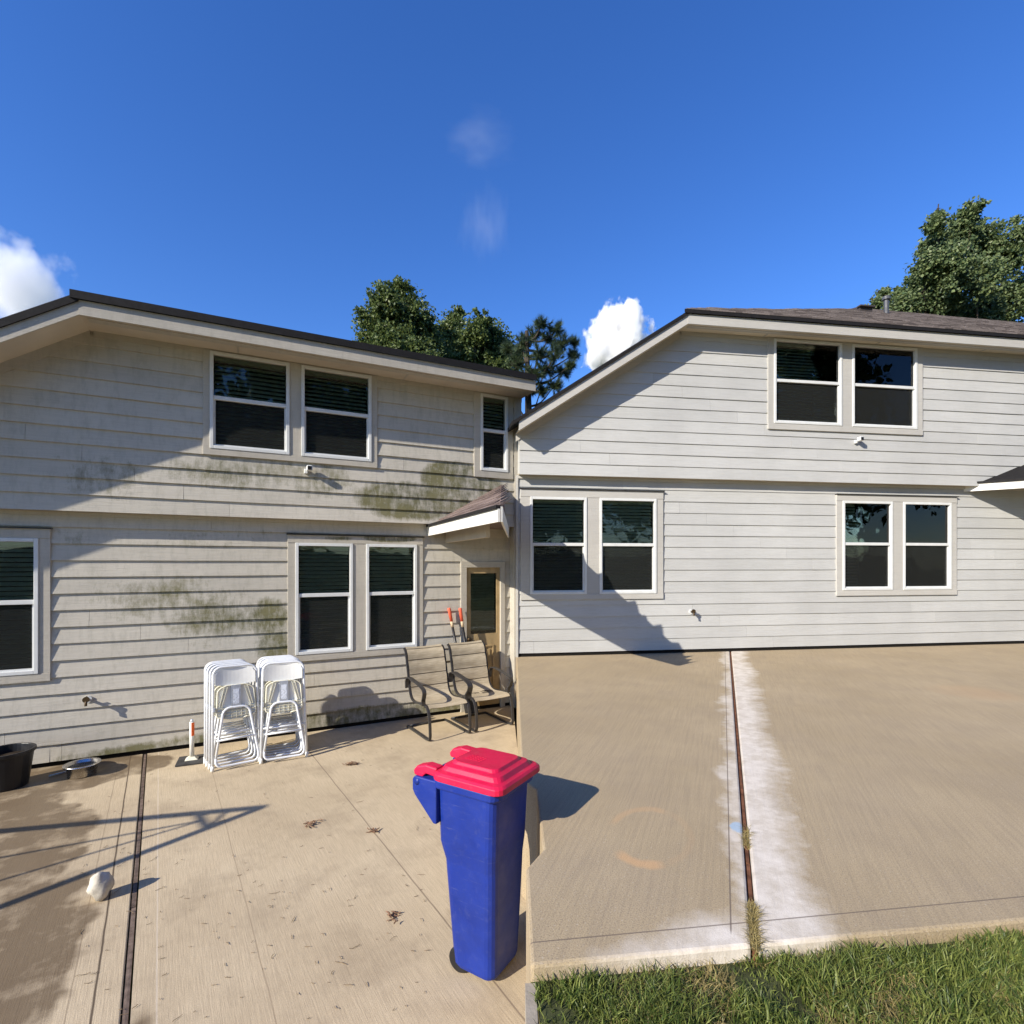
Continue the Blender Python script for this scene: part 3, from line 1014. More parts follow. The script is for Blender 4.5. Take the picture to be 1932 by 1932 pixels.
bm_.sheet([la + ab * 0.06 + ins + Vector((0, 0, -0.01)), be + ins + Vector((0, 0, -0.01)), be + ins + Vector((0, 0, -0.2)), la + ab * 0.06 + ins + Vector((0, 0, -0.2))], -nab * 0.05)
HL.part(bm_, 'porch_beam', left_soffit)
# porch shingles, each its own piece, laid in courses parallel to the eave
pn = (lb_ - la).cross(lc - la).normalized()
if pn.z < 0: pn = -pn
upd = pn.cross(ab)
if upd.z < 0: upd = -upd
span = (lc - la).dot(upd)
La = (lb_ - la).length
expo = 0.125
nrow = int(span / expo) + 1
rnd = random.Random(4)
for r_ in range(nrow):
    t0, t1 = r_ * expo, min((r_ + 1) * expo + 0.02, span)
    f0 = t0 / span
    cproj = (lc - la).dot(ab)
    s0 = cproj * f0
    s1 = La + (cproj - La) * f0
    s = s0 - rnd.uniform(0, 0.25)
    while s < s1 - 0.02:
        w = rnd.choice((0.16, 0.24, 0.33))
        a, b = max(s, s0 + 0.01), min(s + w, s1)
        s += w
        if b - a < 0.04: continue
        f1 = t1 / span
        a1, b1 = max(a, cproj * f1), min(b, La + (cproj - La) * f1)
        if b1 <= a1: a1 = b1 = (a + b) / 2
        base_p = la + up
        lift = pn * (0.012 + rnd.uniform(0, 0.006))
        q = [base_p + ab * a + upd * t0, base_p + ab * b + upd * t0, base_p + ab * b1 + upd * t1, base_p + ab * a1 + upd * t1]
        sm = MB()
        sm.hexa([q[0], q[1], q[2] + pn * 0.001, q[3] + pn * 0.001, q[0] + lift, q[1] + lift, q[2] + pn * 0.005, q[3] + pn * 0.005])
        HL.part(sm, 'shingle', shingle_o, porch)

# ---- right house (washed)
RIGHT_BASE = (0.475, 0.475, 0.455)
def stR(x, y, rx, ry, amt, off=0.0):
    u, v = WR(x, y, off)
    return (u, v, abs(WR(x + rx, y, off)[0] - u), abs(WR(x, y - ry, off)[1] - v), amt)
right_wall_mat = siding_mat('washed_siding', RIGHT_BASE, [stR(1700, 1222, 110, 12, 0.8), stR(1480, 1232, 60, 6, 0.45)], 0.06)
right_trim_mat = siding_mat('washed_trim_paint', (0.47, 0.455, 0.415), [], 0.06)
right_soffit = plain('right_soffit_paint', (0.62, 0.56, 0.45), 0.7, 0.2, 0.06, 3)
HR = House('clean pale grey two-storey house with bright lap siding on the right', RP1, YAWR, 0.0, None)
def qu(x, y, off): return WR(x, y, off)[0]
def qv(x, y, off): return WR(x, y, off)[1]
ROFF = 0.13
rbelt = qv(1430, 905, ROFF)
rkU, rkV = qu(1275, 628, ROFF), qv(1275, 628, ROFF)
_a, _b = WR(1008, 803, ROFF), WR(1275, 628, ROFF)
rslope = (_b[1] - _a[1]) / (_b[0] - _a[0])
r_end = qu(2330, 1000, 0)
r_beg = on_wall(RP1, YAWR, 0.0, 977, 1100, 0)[0]
rcut = lambda v: rkU - (rkV - v) / rslope if v < rkV else rkU
hU, hL_ = [], []
wv = [(qu(1453.7, 720, ROFF), qu(1581.6, 725, ROFF)), (qu(1601, 725, ROFF), qu(1723, 728, ROFF))]
hU.append(window_pair(HR, -ROFF, (qu(1443, 725, ROFF), qu(1734, 730, ROFF)), wv, qv(1588, 802.5, ROFF), qv(1588, 647, ROFF), rkV - 0.003, qv(1588, 813.5, ROFF), qv(1588, 723, ROFF), right_trim_mat, cap=False))
lw2 = [(qu(1588, 1025, 0), qu(1682, 1025, 0)), (qu(1701.7, 1022, 0), qu(1792.4, 1020, 0))]
lt, lbm = qv(1690, 943, 0), qv(1690, 1108.5, 0)
ltp, lbt = qv(1690, 931.5, 0), qv(1690, 1118.7, 0)
hL_.append(window_pair(HR, 0, (qu(1576.7, 1025, 0), qu(1803, 1020, 0)), lw2, lbm, lt, ltp, lbt, qv(1690, 1022.5, 0), right_trim_mat))
lw3 = [(qu(1000.5, 1030, 0), qu(1107, 1030, 0)), (qu(1131, 1030, 0), qu(1238, 1030, 0))]
l3t, l3b = qv(1184, 945, 0), qv(1184, 1124, 0)
u3a = r_beg + 0.035
hL_.append(window_pair(HR, 0, (u3a, qu(1251, 1030, 0)), lw3, l3b, l3t, qv(1184, 931, 0), qv(1184, 1134, 0), qv(1184, 1032, 0), right_trim_mat))
wc = MB()
for (a, b, c_, d_) in rect_minus(r_beg, r_end, 0.0, rbelt + 0.02, hL_):
    wc.box(a, b, 0.002, 0.12, c_, d_)
wallR = HR.part(wc, 'wall', right_wall_mat)
wc = MB()
step = 0.166
rows_v = rbelt
while rows_v < rkV - 0.01:
    tv = min(rows_v + step, rkV)
    for (a, b, c_, d_) in rect_minus(max(r_beg, rcut(tv)), r_end, rows_v, tv, hU):
        wc.box(a, b, -ROFF + 0.002, 0.1, c_, d_)
    rows_v = tv
wallRU = HR.part(wc, 'upper_wall', right_wall_mat)
siding(HR, wallR, r_beg, r_end, 0.05, rbelt - 0.05, 0.0, hL_, 0.166, right_wall_mat, qu(1461, 1160, 0), seed=13)
siding(HR, wallRU, r_beg, r_end, rbelt - 0.012, rkV - 0.05, -ROFF, hU, 0.166, right_wall_mat, qu(1636, 890, ROFF), left_cut=rcut, seed=15)
mb = MB(); mb.box(r_beg, r_end, -ROFF + 0.004, 0.0, rbelt - 0.004, rbelt + 0.01)
HR.part(mb, 'overhang_soffit', right_soffit)
mb = MB(); mb.box(r_beg, r_end, -0.03, 0.0, rbelt - 0.05, rbelt - 0.005)
HR.part(mb, 'frieze_board', right_trim_mat)
mb = MB(); mb.box(r_beg, r_end, -0.001, 0.08, 0.0, 0.048)
HR.part(mb, 'gap_shade_strip', gap_shade_black)  # same strip, its black stands for shade below the lowest board
vl_end = rkV - (rkU - r_beg) * rslope
mb = MB(); mb.box(r_beg - 0.03, r_beg, -0.03, 7.0, 0.0, min(rbelt, vl_end) - 0.01)
HR.part(mb, 'end_wall', right_trim_mat)
# roof plane with its hip silhouette
RO = 0.26
z0r = rkV + 0.125
yer = -ROFF - RO - 0.05
rp = math.atan(0.594)
hm = Matrix.Translation((RP1.x, RP1.y, 0)) @ Matrix.Rotation(YAWR, 4, 'Z')
hmi = hm.inverted()
def on_roof(x, y):
    x, y = unroll(x, y)
    o = hmi @ Vector((0, 0, EYE))
    d = (hmi.to_3x3() @ ray(x, y))
    nx = Vector((0, -math.tan(rp), 1))
    p0_ = Vector((0, yer, z0r + 0.05))
    t = (p0_ - o).dot(nx) / d.dot(nx)
    return o + d * t
def u_at(x, yl):                              # local x where the ray through column x reaches local depth yl
    o = hmi @ Vector((0, 0, EYE))
    d = (hmi.to_3x3() @ ray(x, 600))
    return o.x + d.x * (yl - o.y) / d.y
ridge = [(rkU - 0.05, yer + 0.03, z0r + 0.016)]
for (x_, t_) in ((1310, 0.3), (1450, 1.25), (1600, 3.3), (1660, 3.9), (1760, 3.6), (1852, 3.4), (1940, 3.3)):
    ridge.append((u_at(x_, yer + t_), yer + t_, z0r + t_ * math.tan(rp)))
ridge.append((r_end, yer + 0.5, z0r + 0.5 * math.tan(rp)))
roofR, yo_, ye_, z0_ = eave(HR, rkU, rkV, r_end, r_beg - 0.05, rslope, -ROFF, RO, 0.125, 0.05, right_trim_mat, right_soffit, drip_edge, rp, ridge)
# laminated shingles over the right roof
sh = MB()
rnd = random.Random(9)
tpn = math.tan(rp)
ulo, uhi = ridge[0][0], r_end - 0.05
def roof_top(u):
    for a, b in zip(ridge, ridge[1:]):
        if a[0] <= u <= b[0]:
            return a[1] + (b[1] - a[1]) * (u - a[0]) / max(1e-6, b[0] - a[0])
    return yer
yr = yer
row = 0
while yr < 5.5:
    u = ulo - rnd.uniform(0, 0.3)
    dyv = 0.125
    while u < uhi:
        w = rnd.choice((0.1, 0.14, 0.2, 0.28))
        mid = u + w / 2
        if yr + dyv * 0.8 < roof_top(mid) or (row == 0 and mid > rkU):
            lift = 0.012 + rnd.uniform(0, 0.01)
            zt = lambda yv: z0r + 0.05 + (yv - yer) * tpn
            sh.hexa([(u, yr - 0.004, zt(yr)), (u + w, yr - 0.004, zt(yr)), (u + w, yr + dyv, zt(yr + dyv)), (u, yr + dyv, zt(yr + dyv)),
                     (u, yr - 0.004, zt(yr) + lift), (u + w, yr - 0.004, zt(yr) + lift), (u + w, yr + dyv, zt(yr + dyv) + 0.004), (u, yr + dyv, zt(yr + dyv) + 0.004)])
        u += w
    yr += dyv
    row += 1
so = sh.build('shingles', shingle_i, roofR)
so['kind'] = 'stuff'
# roof vent box and pipe
vb_ = on_roof(1628, 586); vb_.z = z0r + 0.05 + (vb_.y - yer) * tpn
mb = MB()
x_, y_, z_ = vb_
mb.add([(x_ - .14, y_, z_), (x_ + .14, y_, z_), (x_ + .14, y_ + .3, z_ + .16), (x_ - .14, y_ + .3, z_ + .16), (x_ - .14, y_, z_ + .115), (x_ + .14, y_, z_ + .115), (x_ + .14, y_ + .3, z_ + .19), (x_ - .14, y_ + .3, z_ + .19)],
       [(0, 3, 2, 1), (4, 5, 6, 7), (0, 1, 5, 4), (1, 2, 6, 5), (2, 3, 7, 6), (3, 0, 4, 7)])
mb.box(x_ - .17, x_ + .17, y_ - .05, y_ + .05, z_ + .10, z_ + .125)
HR.part(mb, 'roof_vent', plain('vent_brown', (0.06, 0.05, 0.045), 0.6, 0.3))
vp = on_roof(1666, 588); vp.z = z0r + 0.05 + (vp.y - yer) * tpn
mb = MB(); mb.tube([(vp.x, vp.y, vp.z - 0.1), (vp.x, vp.y, vp.z + 0.30)], 0.045, 14); mb.tube([(vp.x, vp.y, vp.z + 0.28), (vp.x, vp.y, vp.z + 0.34)], 0.075, 14)
HR.part(mb, 'vent_pipe', plain('pipe_grey', (0.07, 0.075, 0.085), 0.5, 0.3), smooth=False)
# porch corner at the right edge of the right house
pA = Vector((WR(1817, 908, 0)[0], 0.0, qv(1817, 908, 0)))
pB = pA + Vector((1.55, -1.5, 0))
pC = pA + Vector((2.6, 0.0, 0.95))
pE = pA + Vector((3.0, 0, 0))
mb = MB()
u3 = Vector((0, 0, 0.022))
mb.sheet([pA + u3, pB + u3, pC + u3], (0, 0, -0.02)); mb.sheet([pB + u3, pE + u3, pC + u3], (0, 0, -0.02)); mb.sheet([pA, pB, pE], (0, 0, 0.01))
HR.part(mb, 'porch_roof', drip_edge)
pab = (pB - pA).normalized(); pn2 = Vector((pab.y, -pab.x, 0))
if pn2.y > 0: pn2 = -pn2
mb = MB(); mb.sheet([pA + pn2 * .004, pB + pn2 * .004, pB + dn + pn2 * .004, pA + dn + pn2 * .004], pn2 * 0.02)
HR.part(mb, 'porch_fascia', white_paint)
mb = MB(); mb.sheet([pA + up2 + pn2 * .045, pB + up2 + pn2 * .045, pB + pn2 * .045, pA + pn2 * .045], -pn2 * 0.044)
HR.part(mb, 'porch_drip_edge', drip_edge)

# ------------------------------------------------------------------ wall fittings
def wall_camera(label, p0, yaw, zg, u, v, off):
    e = empty('security_camera', (0, 0, 0), yaw)
    al = Vector((math.cos(yaw), math.sin(yaw), 0)); n = Vector((math.sin(yaw), -math.cos(yaw), 0))
    e.location = p0 + al * u + n * (off + 0.016) + Vector((0, 0, zg + v))
    tag(e, label, 'camera', 'security cameras under the upper windows')
    b = MB(); b.box(-0.045, -0.005, -0.03, 0.002, -0.055, 0.0)
    b.build('mount', white_vinyl, e, bevel=0.006)
    b = MB(); b.box(-0.025, 0.04, -0.105, -0.028, -0.03, 0.035)
    b.build('body', white_vinyl, e, bevel=0.014)
    b = MB(); b.box(-0.015, 0.03, -0.108, -0.102, -0.02, 0.025)
    b.build('lens_face', black_plastic, e, bevel=0.006)
    return e
u, v = WL(581, 886, OFF)
wall_camera('small white security camera below the upper window of the mildewed house', LP1, YAWL, GL, u, v, OFF)
u, v = WR(1612, 828, ROFF)
wall_camera('small white security camera below the upper window of the clean house', RP1, YAWR, 0, u, v, ROFF)

def spigot(label, p0, yaw, zg, u, v):
    e = empty('hose_spigot', (0, 0, 0), yaw)
    al = Vector((math.cos(yaw), math.sin(yaw), 0)); n = Vector((math.sin(yaw), -math.cos(yaw), 0))
    e.location = p0 + al * u + n * 0.012 + Vector((0, 0, zg + v))
    tag(e, label, 'spigot', 'hose spigots on the house walls')
    b = MB(); b.tube([(0, 0.002, 0), (0, -0.014, 0)], 0.034, 20); b.build('flange', white_vinyl, e)
    b = MB(); b.tube([(0, -0.015, 0), (0, -0.07, 0)], 0.014, 12); b.tube(smooth_path([(0, -0.055, 0), (0, -0.085, -0.012), (0, -0.095, -0.05)], 4), 0.012, 12); b.build('spout', brass, e, smooth=True)
    b = MB(); b.tube([(0, -0.045, 0.0), (0, -0.06, 0.04)], 0.007, 8)
    b.tube([(0, -0.075, 0.012), (0, -0.09, 0.012)], 0.030, 14); b.build('handle', brass, e)
u, v = WL(167, 1318.6); spigot('dark brass hose spigot on the mildewed wall above the metal bowl', LP1, YAWL, GL, u, v)
u, v = WR(1306, 1156); spigot('dark hose spigot on the clean pale wall right of the lower window', RP1, YAWR, 0, u, v)

# ------------------------------------------------------------------ folding chairs
def rounded_rect_path(w0, w1, z0, z1, r, closed=False, seg=6, bottom_r=None):
    pts = []
    def arc(cx, cz, a0, a1, rr):
        for k in range(seg + 1):
            a = a0 + (a1 - a0) * k / seg
            pts.append((cx + rr * math.cos(a), cz + rr * math.sin(a)))
    pts.append((-w0, z0))
    arc(-w1 + r, z1 - r, math.pi, math.pi / 2, r)
    arc(w1 - r, z1 - r, math.pi / 2, 0, r)
    pts.append((w0, z0))
    return pts

def chair_parts():
    P = {}
    b = MB()
    path = [(x, 0, z) for x, z in rounded_rect_path(0.215, 0.195, 0.02, 0.985, 0.075)]
    b.tube(path, 0.0125, 10)
    P['back_frame'] = b.mesh('back_frame', chair_tube, True)
    b = MB()
    inner = []
    top = [(x, z) for x, z in rounded_rect_path(0.185, 0.125, 0.40, 0.585, 0.075)]
    inner += [(-0.188, 0.12)] + top[1:-1] + [(0.188, 0.12)]
    sg = 5
    for k in range(sg + 1):
        a = -math.pi / 2 * k / sg
        inner.append((0.138 + 0.05 * math.cos(a), 0.085 + 0.05 * math.sin(a)))
    for k in range(sg + 1):
        a = -math.pi / 2 - math.pi / 2 * k / sg
        inner.append((-0.138 + 0.05 * math.cos(a), 0.085 + 0.05 * math.sin(a)))
    inner.append((-0.188, 0.12))
    b.tube([(x, -0.03 - 0.012 * max(0, (0.5 - z)), z) for x, z in inner], 0.0115, 10)
    P['leg_frame'] = b.mesh('leg_frame', chair_tube, True)
    b = MB(); b.tube([(-0.183, -0.034, 0.285), (0.183, -0.034, 0.285)], 0.0105, 10)
    P['crossbar'] = b.mesh('crossbar', chair_tube, True)
    b = MB(); b.tube([(-0.205, 0.0, 0.34), (0.205, 0.0, 0.34)], 0.0095, 10)
    P['rear_crossbar'] = b.mesh('rear_crossbar', chair_tube, True)
    # backrest: curved panel following the rounded top
    b = MB()
    n = 10
    rings = []
    for i in range(n + 1):
        x = -0.18 + 0.36 * i / n
        yb = -0.012 + 0.022 * (1 - (2 * i / n - 1) ** 2)
        e_ = max(0, abs(x) - 0.12) / 0.06
        zt = 0.968 - 0.055 * e_ * e_
        zb = 0.80 + 0.012 * abs(2 * i / n - 1) ** 2
        rings.append([(x, yb - 0.006, zb), (x, yb - 0.007, zt), (x, yb + 0.007, zt), (x, yb + 0.006, zb)])
    b.loft(rings)
    P['backrest'] = b.mesh('backrest', chair_white, False)
    # seat underside: a shield-shaped shell with a rim and ribs
    b = MB()
    def half(z):
        if z > 0.74: return 0.165 * math.sqrt(max(0.0, 1 - ((z - 0.74) / 0.062) ** 2 * 0.75))
        if z > 0.52: return 0.165 + 0.012 * (0.74 - z) / 0.22 
        return 0.177 * math.sqrt(max(0.02, 1 - ((0.52 - z) / 0.052) ** 2))
    zs = [0.471 + 0.331 * k / 18 for k in range(19)]
    outl = [(half(z), z) for z in zs] + [(-half(z), z) for z in reversed(zs)]
    b.add([(x, -0.012, z) for x, z in outl] + [(x, -0.002, z) for x, z in outl],
          [tuple(range(len(outl))), tuple(range(2 * len(outl) - 1, len(outl) - 1, -1))] + [((i + 1) % len(outl), i, i + len(outl), (i + 1) % len(outl) + len(outl)) for i in range(len(outl))])
    P['seat'] = b.mesh('seat', chair_white, False)
    b = MB()
    b.tube([(x * 0.985, -0.018, 0.636 + (z - 0.636) * 0.985) for x, z in outl] + [(outl[0][0] * 0.985, -0.018, 0.636 + (outl[0][1] - 0.636) * 0.985)], 0.007, 6)
    P['seat_rim'] = b.mesh('seat_rim', chair_cream, True)
    b = MB()
    for z in (0.500, 0.528, 0.556, 0.584):
        hw = half(z) - 0.012
        b.box(-hw, hw, -0.028, -0.012, z - 0.002, z + 0.002)
    for x in (-0.125, -0.085, -0.045, 0.0, 0.045, 0.085, 0.125):
        zz = 0.482 + 0.02 * (abs(x) / 0.125) ** 2
        b.box(x - 0.002, x + 0.002, -0.028, -0.012, zz, 0.60)
    for s in (-1, 1):
        for xa, xb in ((0.075, 0.13), (0.105, 0.15)):
            b.hexa([(s * xb - .003, -0.03, 0.60), (s * xb + .003, -0.03, 0.60), (s * xb + .003, -0.012, 0.60), (s * xb - .003, -0.012, 0.60),
                    (s * xa - .003, -0.03, 0.785), (s * xa + .003, -0.03, 0.785), (s * xa + .003, -0.012, 0.785), (s * xa - .003, -0.012, 0.785)])
    P['seat_ribs'] = b.mesh('seat_ribs', chair_cream, False)
    b = MB(); b.box(-0.042, 0.042, -0.034, -0.026, 0.575, 0.80)
    P['seat_plate'] = b.mesh('seat_plate', zinc, False)
    b = MB(); b.box(-0.026, 0.026, -0.036, -0.0342, 0.615, 0.76)
    P['paper_label'] = b.mesh('paper_label', plain('paper_label', (0.62, 0.66, 0.72), 0.7, 0.2, 0.3, 60), False)
    b = MB(); b.tube([(0, 0, 0.0), (0, 0, 0.05)], [0.018, 0.0145], 10)
    P['foot_cap'] = b.mesh('foot_cap', chair_white, True)
    b = MB()
    for s in (-1, 1):
        b.box(s * 0.195 - 0.008, s * 0.195 + 0.008, -0.04, -0.0, 0.56, 0.60)
    P['hinge'] = b.mesh('hinge', zinc, False)
    return P
CHP = chair_parts()
def folding_chair(loc, yaw, lean, label, group):
    e = empty('folding_chair', loc, 0)
    e.rotation_euler = (Matrix.Rotation(yaw, 3, 'Z') @ Matrix.Rotation(lean, 3, 'X')).to_euler()
    tag(e, label, 'folding chair', group)
    for k, me in CHP.items():
        if k == 'foot_cap':
            for dx, dyv in ((-0.2155, 0.0), (0.2155, 0.0)):
                o = bpy.data.objects.new(k, me); col.objects.link(o); o.parent = e; o.location = (dx, dyv, 0)
        else:
            o = bpy.data.objects.new(k, me); col.objects.link(o); o.parent = e
    return e
ordw = ['frontmost', 'second', 'third', 'fourth', 'fifth', 'rearmost']
def stack(p0, yaw, n, gap, which, side):
    bk = Vector((-math.sin(yaw), math.cos(yaw), 0))
    rnd_ = random.Random(int(p0.x * 100))
    for i in range(n):
        p = p0 + bk * (gap * i) + Vector((rnd_.uniform(-.012, .012), 0, 0)) + (Vector((math.cos(yaw), math.sin(yaw), 0)) * (-0.006 * i))
        w = 'frontmost' if i == 0 else ('rearmost, nearest the siding,' if i == n - 1 else ordw[i] + ' from the front')
        folding_chair(p, yaw + rnd_.uniform(-.025, .025), R(-8 - i * 0.35), f'white folding chair, {w} in the {which} folded stack {side}', 'white folding chairs leaning by the wall')
fl = (gl(411.5, 1456) + gl(478, 1438)) / 2
stack(fl, R(36), 5, 0.088, 'left', 'beside the marker post')
fr_ = (gl(505, 1438.5) + gl(569.5, 1430)) / 2
stack(fr_, R(28), 6, 0.082, 'right', 'below the lower window')

# ------------------------------------------------------------------ sling patio chairs
def sling_material():
    m_ = NT('tan_sling_fabric', 0.85, 0.15)
    c_ = m_.coord()
    st_ = m_.noise(m_.coord(scale=(3, 60, 60)), 2.0, 4)
    base_ = m_.mix(m_.ramp(st_, 0.35, 0.65), (0.36, 0.30, 0.205), (0.52, 0.445, 0.32))
    base_ = m_.mix(m_.ramp(m_.noise(c_, 6, 5), 0.45, 0.7, 0, 0.45), base_, (0.25, 0.20, 0.13))
    m_.col(base_)
    m_.bump(m_.noise(c_, 220, 2), 0.3, 0.003)
    return m_.m
sling = sling_material()
seam = plain('sling_seam', (0.10, 0.08, 0.055), 0.9, 0.1)
def sling_chair(loc, yaw, label, torn):
    e = empty('patio_chair', loc, yaw)
    tag(e, label, 'patio chair', 'tan sling patio chairs under the porch')
    W = 0.255
    for s in (-1, 1):
        b = MB()                               # base rail, front leg, seat rail and back in one bent flat bar
        pth = smooth_path([(s * W, 0.33, 0.014), (s * W, 0.0, 0.014), (s * W, -0.27, 0.014), (s * W, -0.325, 0.045), (s * W, -0.33, 0.12), (s * W, -0.31, 0.27), (s * W, -0.25, 0.37),
                           (s * W, -0.12, 0.385), (s * W, 0.10, 0.365), (s * W, 0.21, 0.40), (s * W, 0.27, 0.52), (s * W, 0.33, 0.74), (s * W, 0.385, 0.91), (s * W, 0.44, 0.955)], 6)
        b.tube(pth, 0.01, 4, True, flat=(0.016, 0.009))
        b.build('side_frame', dark_metal, e, bevel=0.002)
        b = MB()
        pth = smooth_path([(s * (W + 0.03), 0.275, 0.50), (s * (W + 0.035), 0.26, 0.60), (s * (W + 0.035), 0.18, 0.64), (s * (W + 0.035), -0.05, 0.615), (s * (W + 0.035), -0.20, 0.585),
                           (s * (W + 0.035), -0.25, 0.545), (s * (W + 0.033), -0.235, 0.49), (s * (W + 0.025), -0.20, 0.44), (s * (W + 0.02), -0.20, 0.385)], 6)
        b.tube(pth, 0.01, 4, True, flat=(0.024, 0.007))
        b.build('armrest', dark_metal, e, bevel=0.002)
    b = MB(); b.tube([(-W, 0.33, 0.016), (W, 0.33, 0.016)], 0.014, 10); b.build('base_crossbar', dark_metal, e, smooth=True)
    b = MB(); b.tube([(-W, -0.18, 0.36), (W, -0.18, 0.36)], 0.01, 10); b.build('seat_crossbar', dark_metal, e, smooth=True)
    prof = smooth_path([(0, -0.285, 0.365), (0, -0.24, 0.392), (0, -0.10, 0.388), (0, 0.08, 0.372), (0, 0.195, 0.405), (0, 0.258, 0.53), (0, 0.315, 0.74), (0, 0.37, 0.905), (0, 0.43, 0.962), (0, 0.455, 0.955)], 7)
    b = MB()
    nx_ = 8
    L = [0]
    for a_, b2 in zip(prof, prof[1:]):
        L.append(L[-1] + (b2 - a_).length)
    rows_ = []
    for i, p in enumerate(prof):
        d = (prof[min(i + 1, len(prof) - 1)] - prof[max(i - 1, 0)]).normalized()
        nn = Vector((0, -d.z, d.y))
        quilt = 0.0
        if L[i] > 0.62:
            quilt = 0.012 * abs(math.sin((L[i] - 0.62) / 0.155 * math.pi))
        row_ = []
        for k in range(nx_ + 1):
            x_ = -W + 0.012 + (2 * W - 0.024) * k / nx_
            sag = 0.018 * (1 - (2 * k / nx_ - 1) ** 2)
            row_.append(p - nn * (-quilt + sag * 0.6) + Vector((x_, 0, 0)))
        rows_.append(row_)
    vs_, fs = [], []
    m1 = nx_ + 1
    for row_ in rows_: vs_ += row_
    nb = len(vs_)
    for i, row_ in enumerate(rows_):
        d = (prof[min(i + 1, len(prof) - 1)] - prof[max(i - 1, 0)]).normalized()
        nn = Vector((0, -d.z, d.y))
        vs_ += [q - nn * 0.008 for q in row_]
    for i in range(len(rows_) - 1):
        for k in range(nx_):
            a_ = i * m1 + k
            fs.append((a_, a_ + 1, a_ + m1 + 1, a_ + m1))
            fs.append((nb + a_ + m1, nb + a_ + m1 + 1, nb + a_ + 1, nb + a_))
    b.add(vs_, fs)
    sl_ = b.build('sling', sling, e, smooth=True)
    for li in (0.62, 0.775, 0.93, 1.085):
        j = min(range(len(L)), key=lambda q_: abs(L[q_] - li))
        b = MB(); b.tube([rows_[j][k] + Vector((0, -0.001, 0.001)) for k in range(nx_ + 1)], 0.0045, 6)
        b.build('seam', seam, sl_)
    if torn:
        b = MB()
        rr = random.Random(3)
        for k in range(9):
            x0_ = rr.uniform(-0.13, 0.1)
            y0_ = rr.uniform(-0.02, 0.1)
            z0_ = 0.372
            b.tube([(x0_, y0_, z0_), (x0_ + rr.uniform(.02, .07), y0_ + rr.uniform(-.02, .02), z0_ + rr.uniform(0, .008)), (x0_ + rr.uniform(.05, .12), y0_ - rr.uniform(-.01, .04), z0_)], 0.003, 5)
        b.build('tear', black_plastic, sl_)
    return e
cdir = Vector((0.547, -0.837, 0)).normalized()
cyaw = math.atan2(cdir.x, -cdir.y)
lat = Vector((math.cos(cyaw), math.sin(cyaw), 0))
cfl = gl(806, 1397)
c1 = cfl - cdir * 0.25 + lat * 0.255
sling_chair((c1.x, c1.y, GL), cyaw, 'tan sling patio chair with dark metal frame, nearer the window', False)
c2 = c1 + lat * 0.60
sling_chair((c2.x, c2.y, GL), cyaw, 'tan sling patio chair with torn seat, nearer the back door', True)

# ------------------------------------------------------------------ post hole digger behind the chairs
e = empty('post_hole_digger', gl(890, 1346))
tag(e, 'post hole digger with two red-tipped black handles leaning behind the patio chairs', 'tool')
inv_e = Vector(e.location)
for (xt, xb_) in ((847, 897), (868, 908)):
    topp = at(xt, 1147, 7.05 if xt < 860 else 7.1) - inv_e
    bot = gl(xb_ - 12, 1346) - inv_e
    d = (bot - topp)
    b = MB(); b.tube([topp + d * 0.18, topp + d * 0.82], 0.017, 10); b.build('handle', black_plastic, e, smooth=True)
    b = MB(); b.tube([topp, topp + d * 0.01, topp + d * 0.125], [0.019, 0.023, 0.021], 12); b.build('grip', red_grip, e, smooth=True)
    b = MB(); b.tube([topp + d * 0.125, topp + d * 0.18], 0.019, 12); b.build('collar', plain('pale_wood', (0.55, 0.42, 0.27), 0.7, 0.2), e, smooth=True)
    b = MB(); b.tube([topp + d * 0.80, topp + d * 0.88, topp + d * 0.995], [0.02, 0.05, 0.035], 10, flat=(0.05, 0.006)); b.build('blade', dark_metal, e)

# ------------------------------------------------------------------ marker post, bowl, stone, tub, pipe
pb_ = gl(362, 1436)
e = empty('marker_post', pb_, R(24))
tag(e, 'white post with orange label on a dark square rubber base', 'post')
b = MB(); b.box(-0.13, 0.13, -0.13, 0.13, 0.0, 0.022); b.build('base', plain('rubber_base', (0.06, 0.058, 0.055), 0.8, 0.2, 0.4), e, bevel=0.008)
b = MB(); b.hexa([(-.06, -.05, .022), (.06, -.05, .022), (.06, .05, .022), (-.06, .05, .022), (-.03, -.03, .05), (.03, -.03, .05), (.03, .03, .05), (-.03, .03, .05)]); b.build('collar', chair_cream, e, bevel=0.004)
b = MB(); b.tube([(0, 0, 0.04), (0, 0, 0.40)], 0.021, 16); b.build('pole', white_paint, e, smooth=True)
b = MB(); b.tube([(0, 0, 0.40), (0, 0, 0.425)], [0.014, 0.012], 12); b.build('cap', zinc, e, smooth=True)
b = MB()
pts_ = []
for k in range(7):
    a = R(-95 + 20 * k)
    pts_.append((0.0225 * math.cos(a), 0.0225 * math.sin(a)))
vs_ = [(x_, y_, 0.26) for x_, y_ in pts_] + [(x_, y_, 0.395) for x_, y_ in pts_]
b.add(vs_, [(k, k + 1, k + 8, k + 7) for k in range(6)]); b.build('orange_label', orange_label, e)

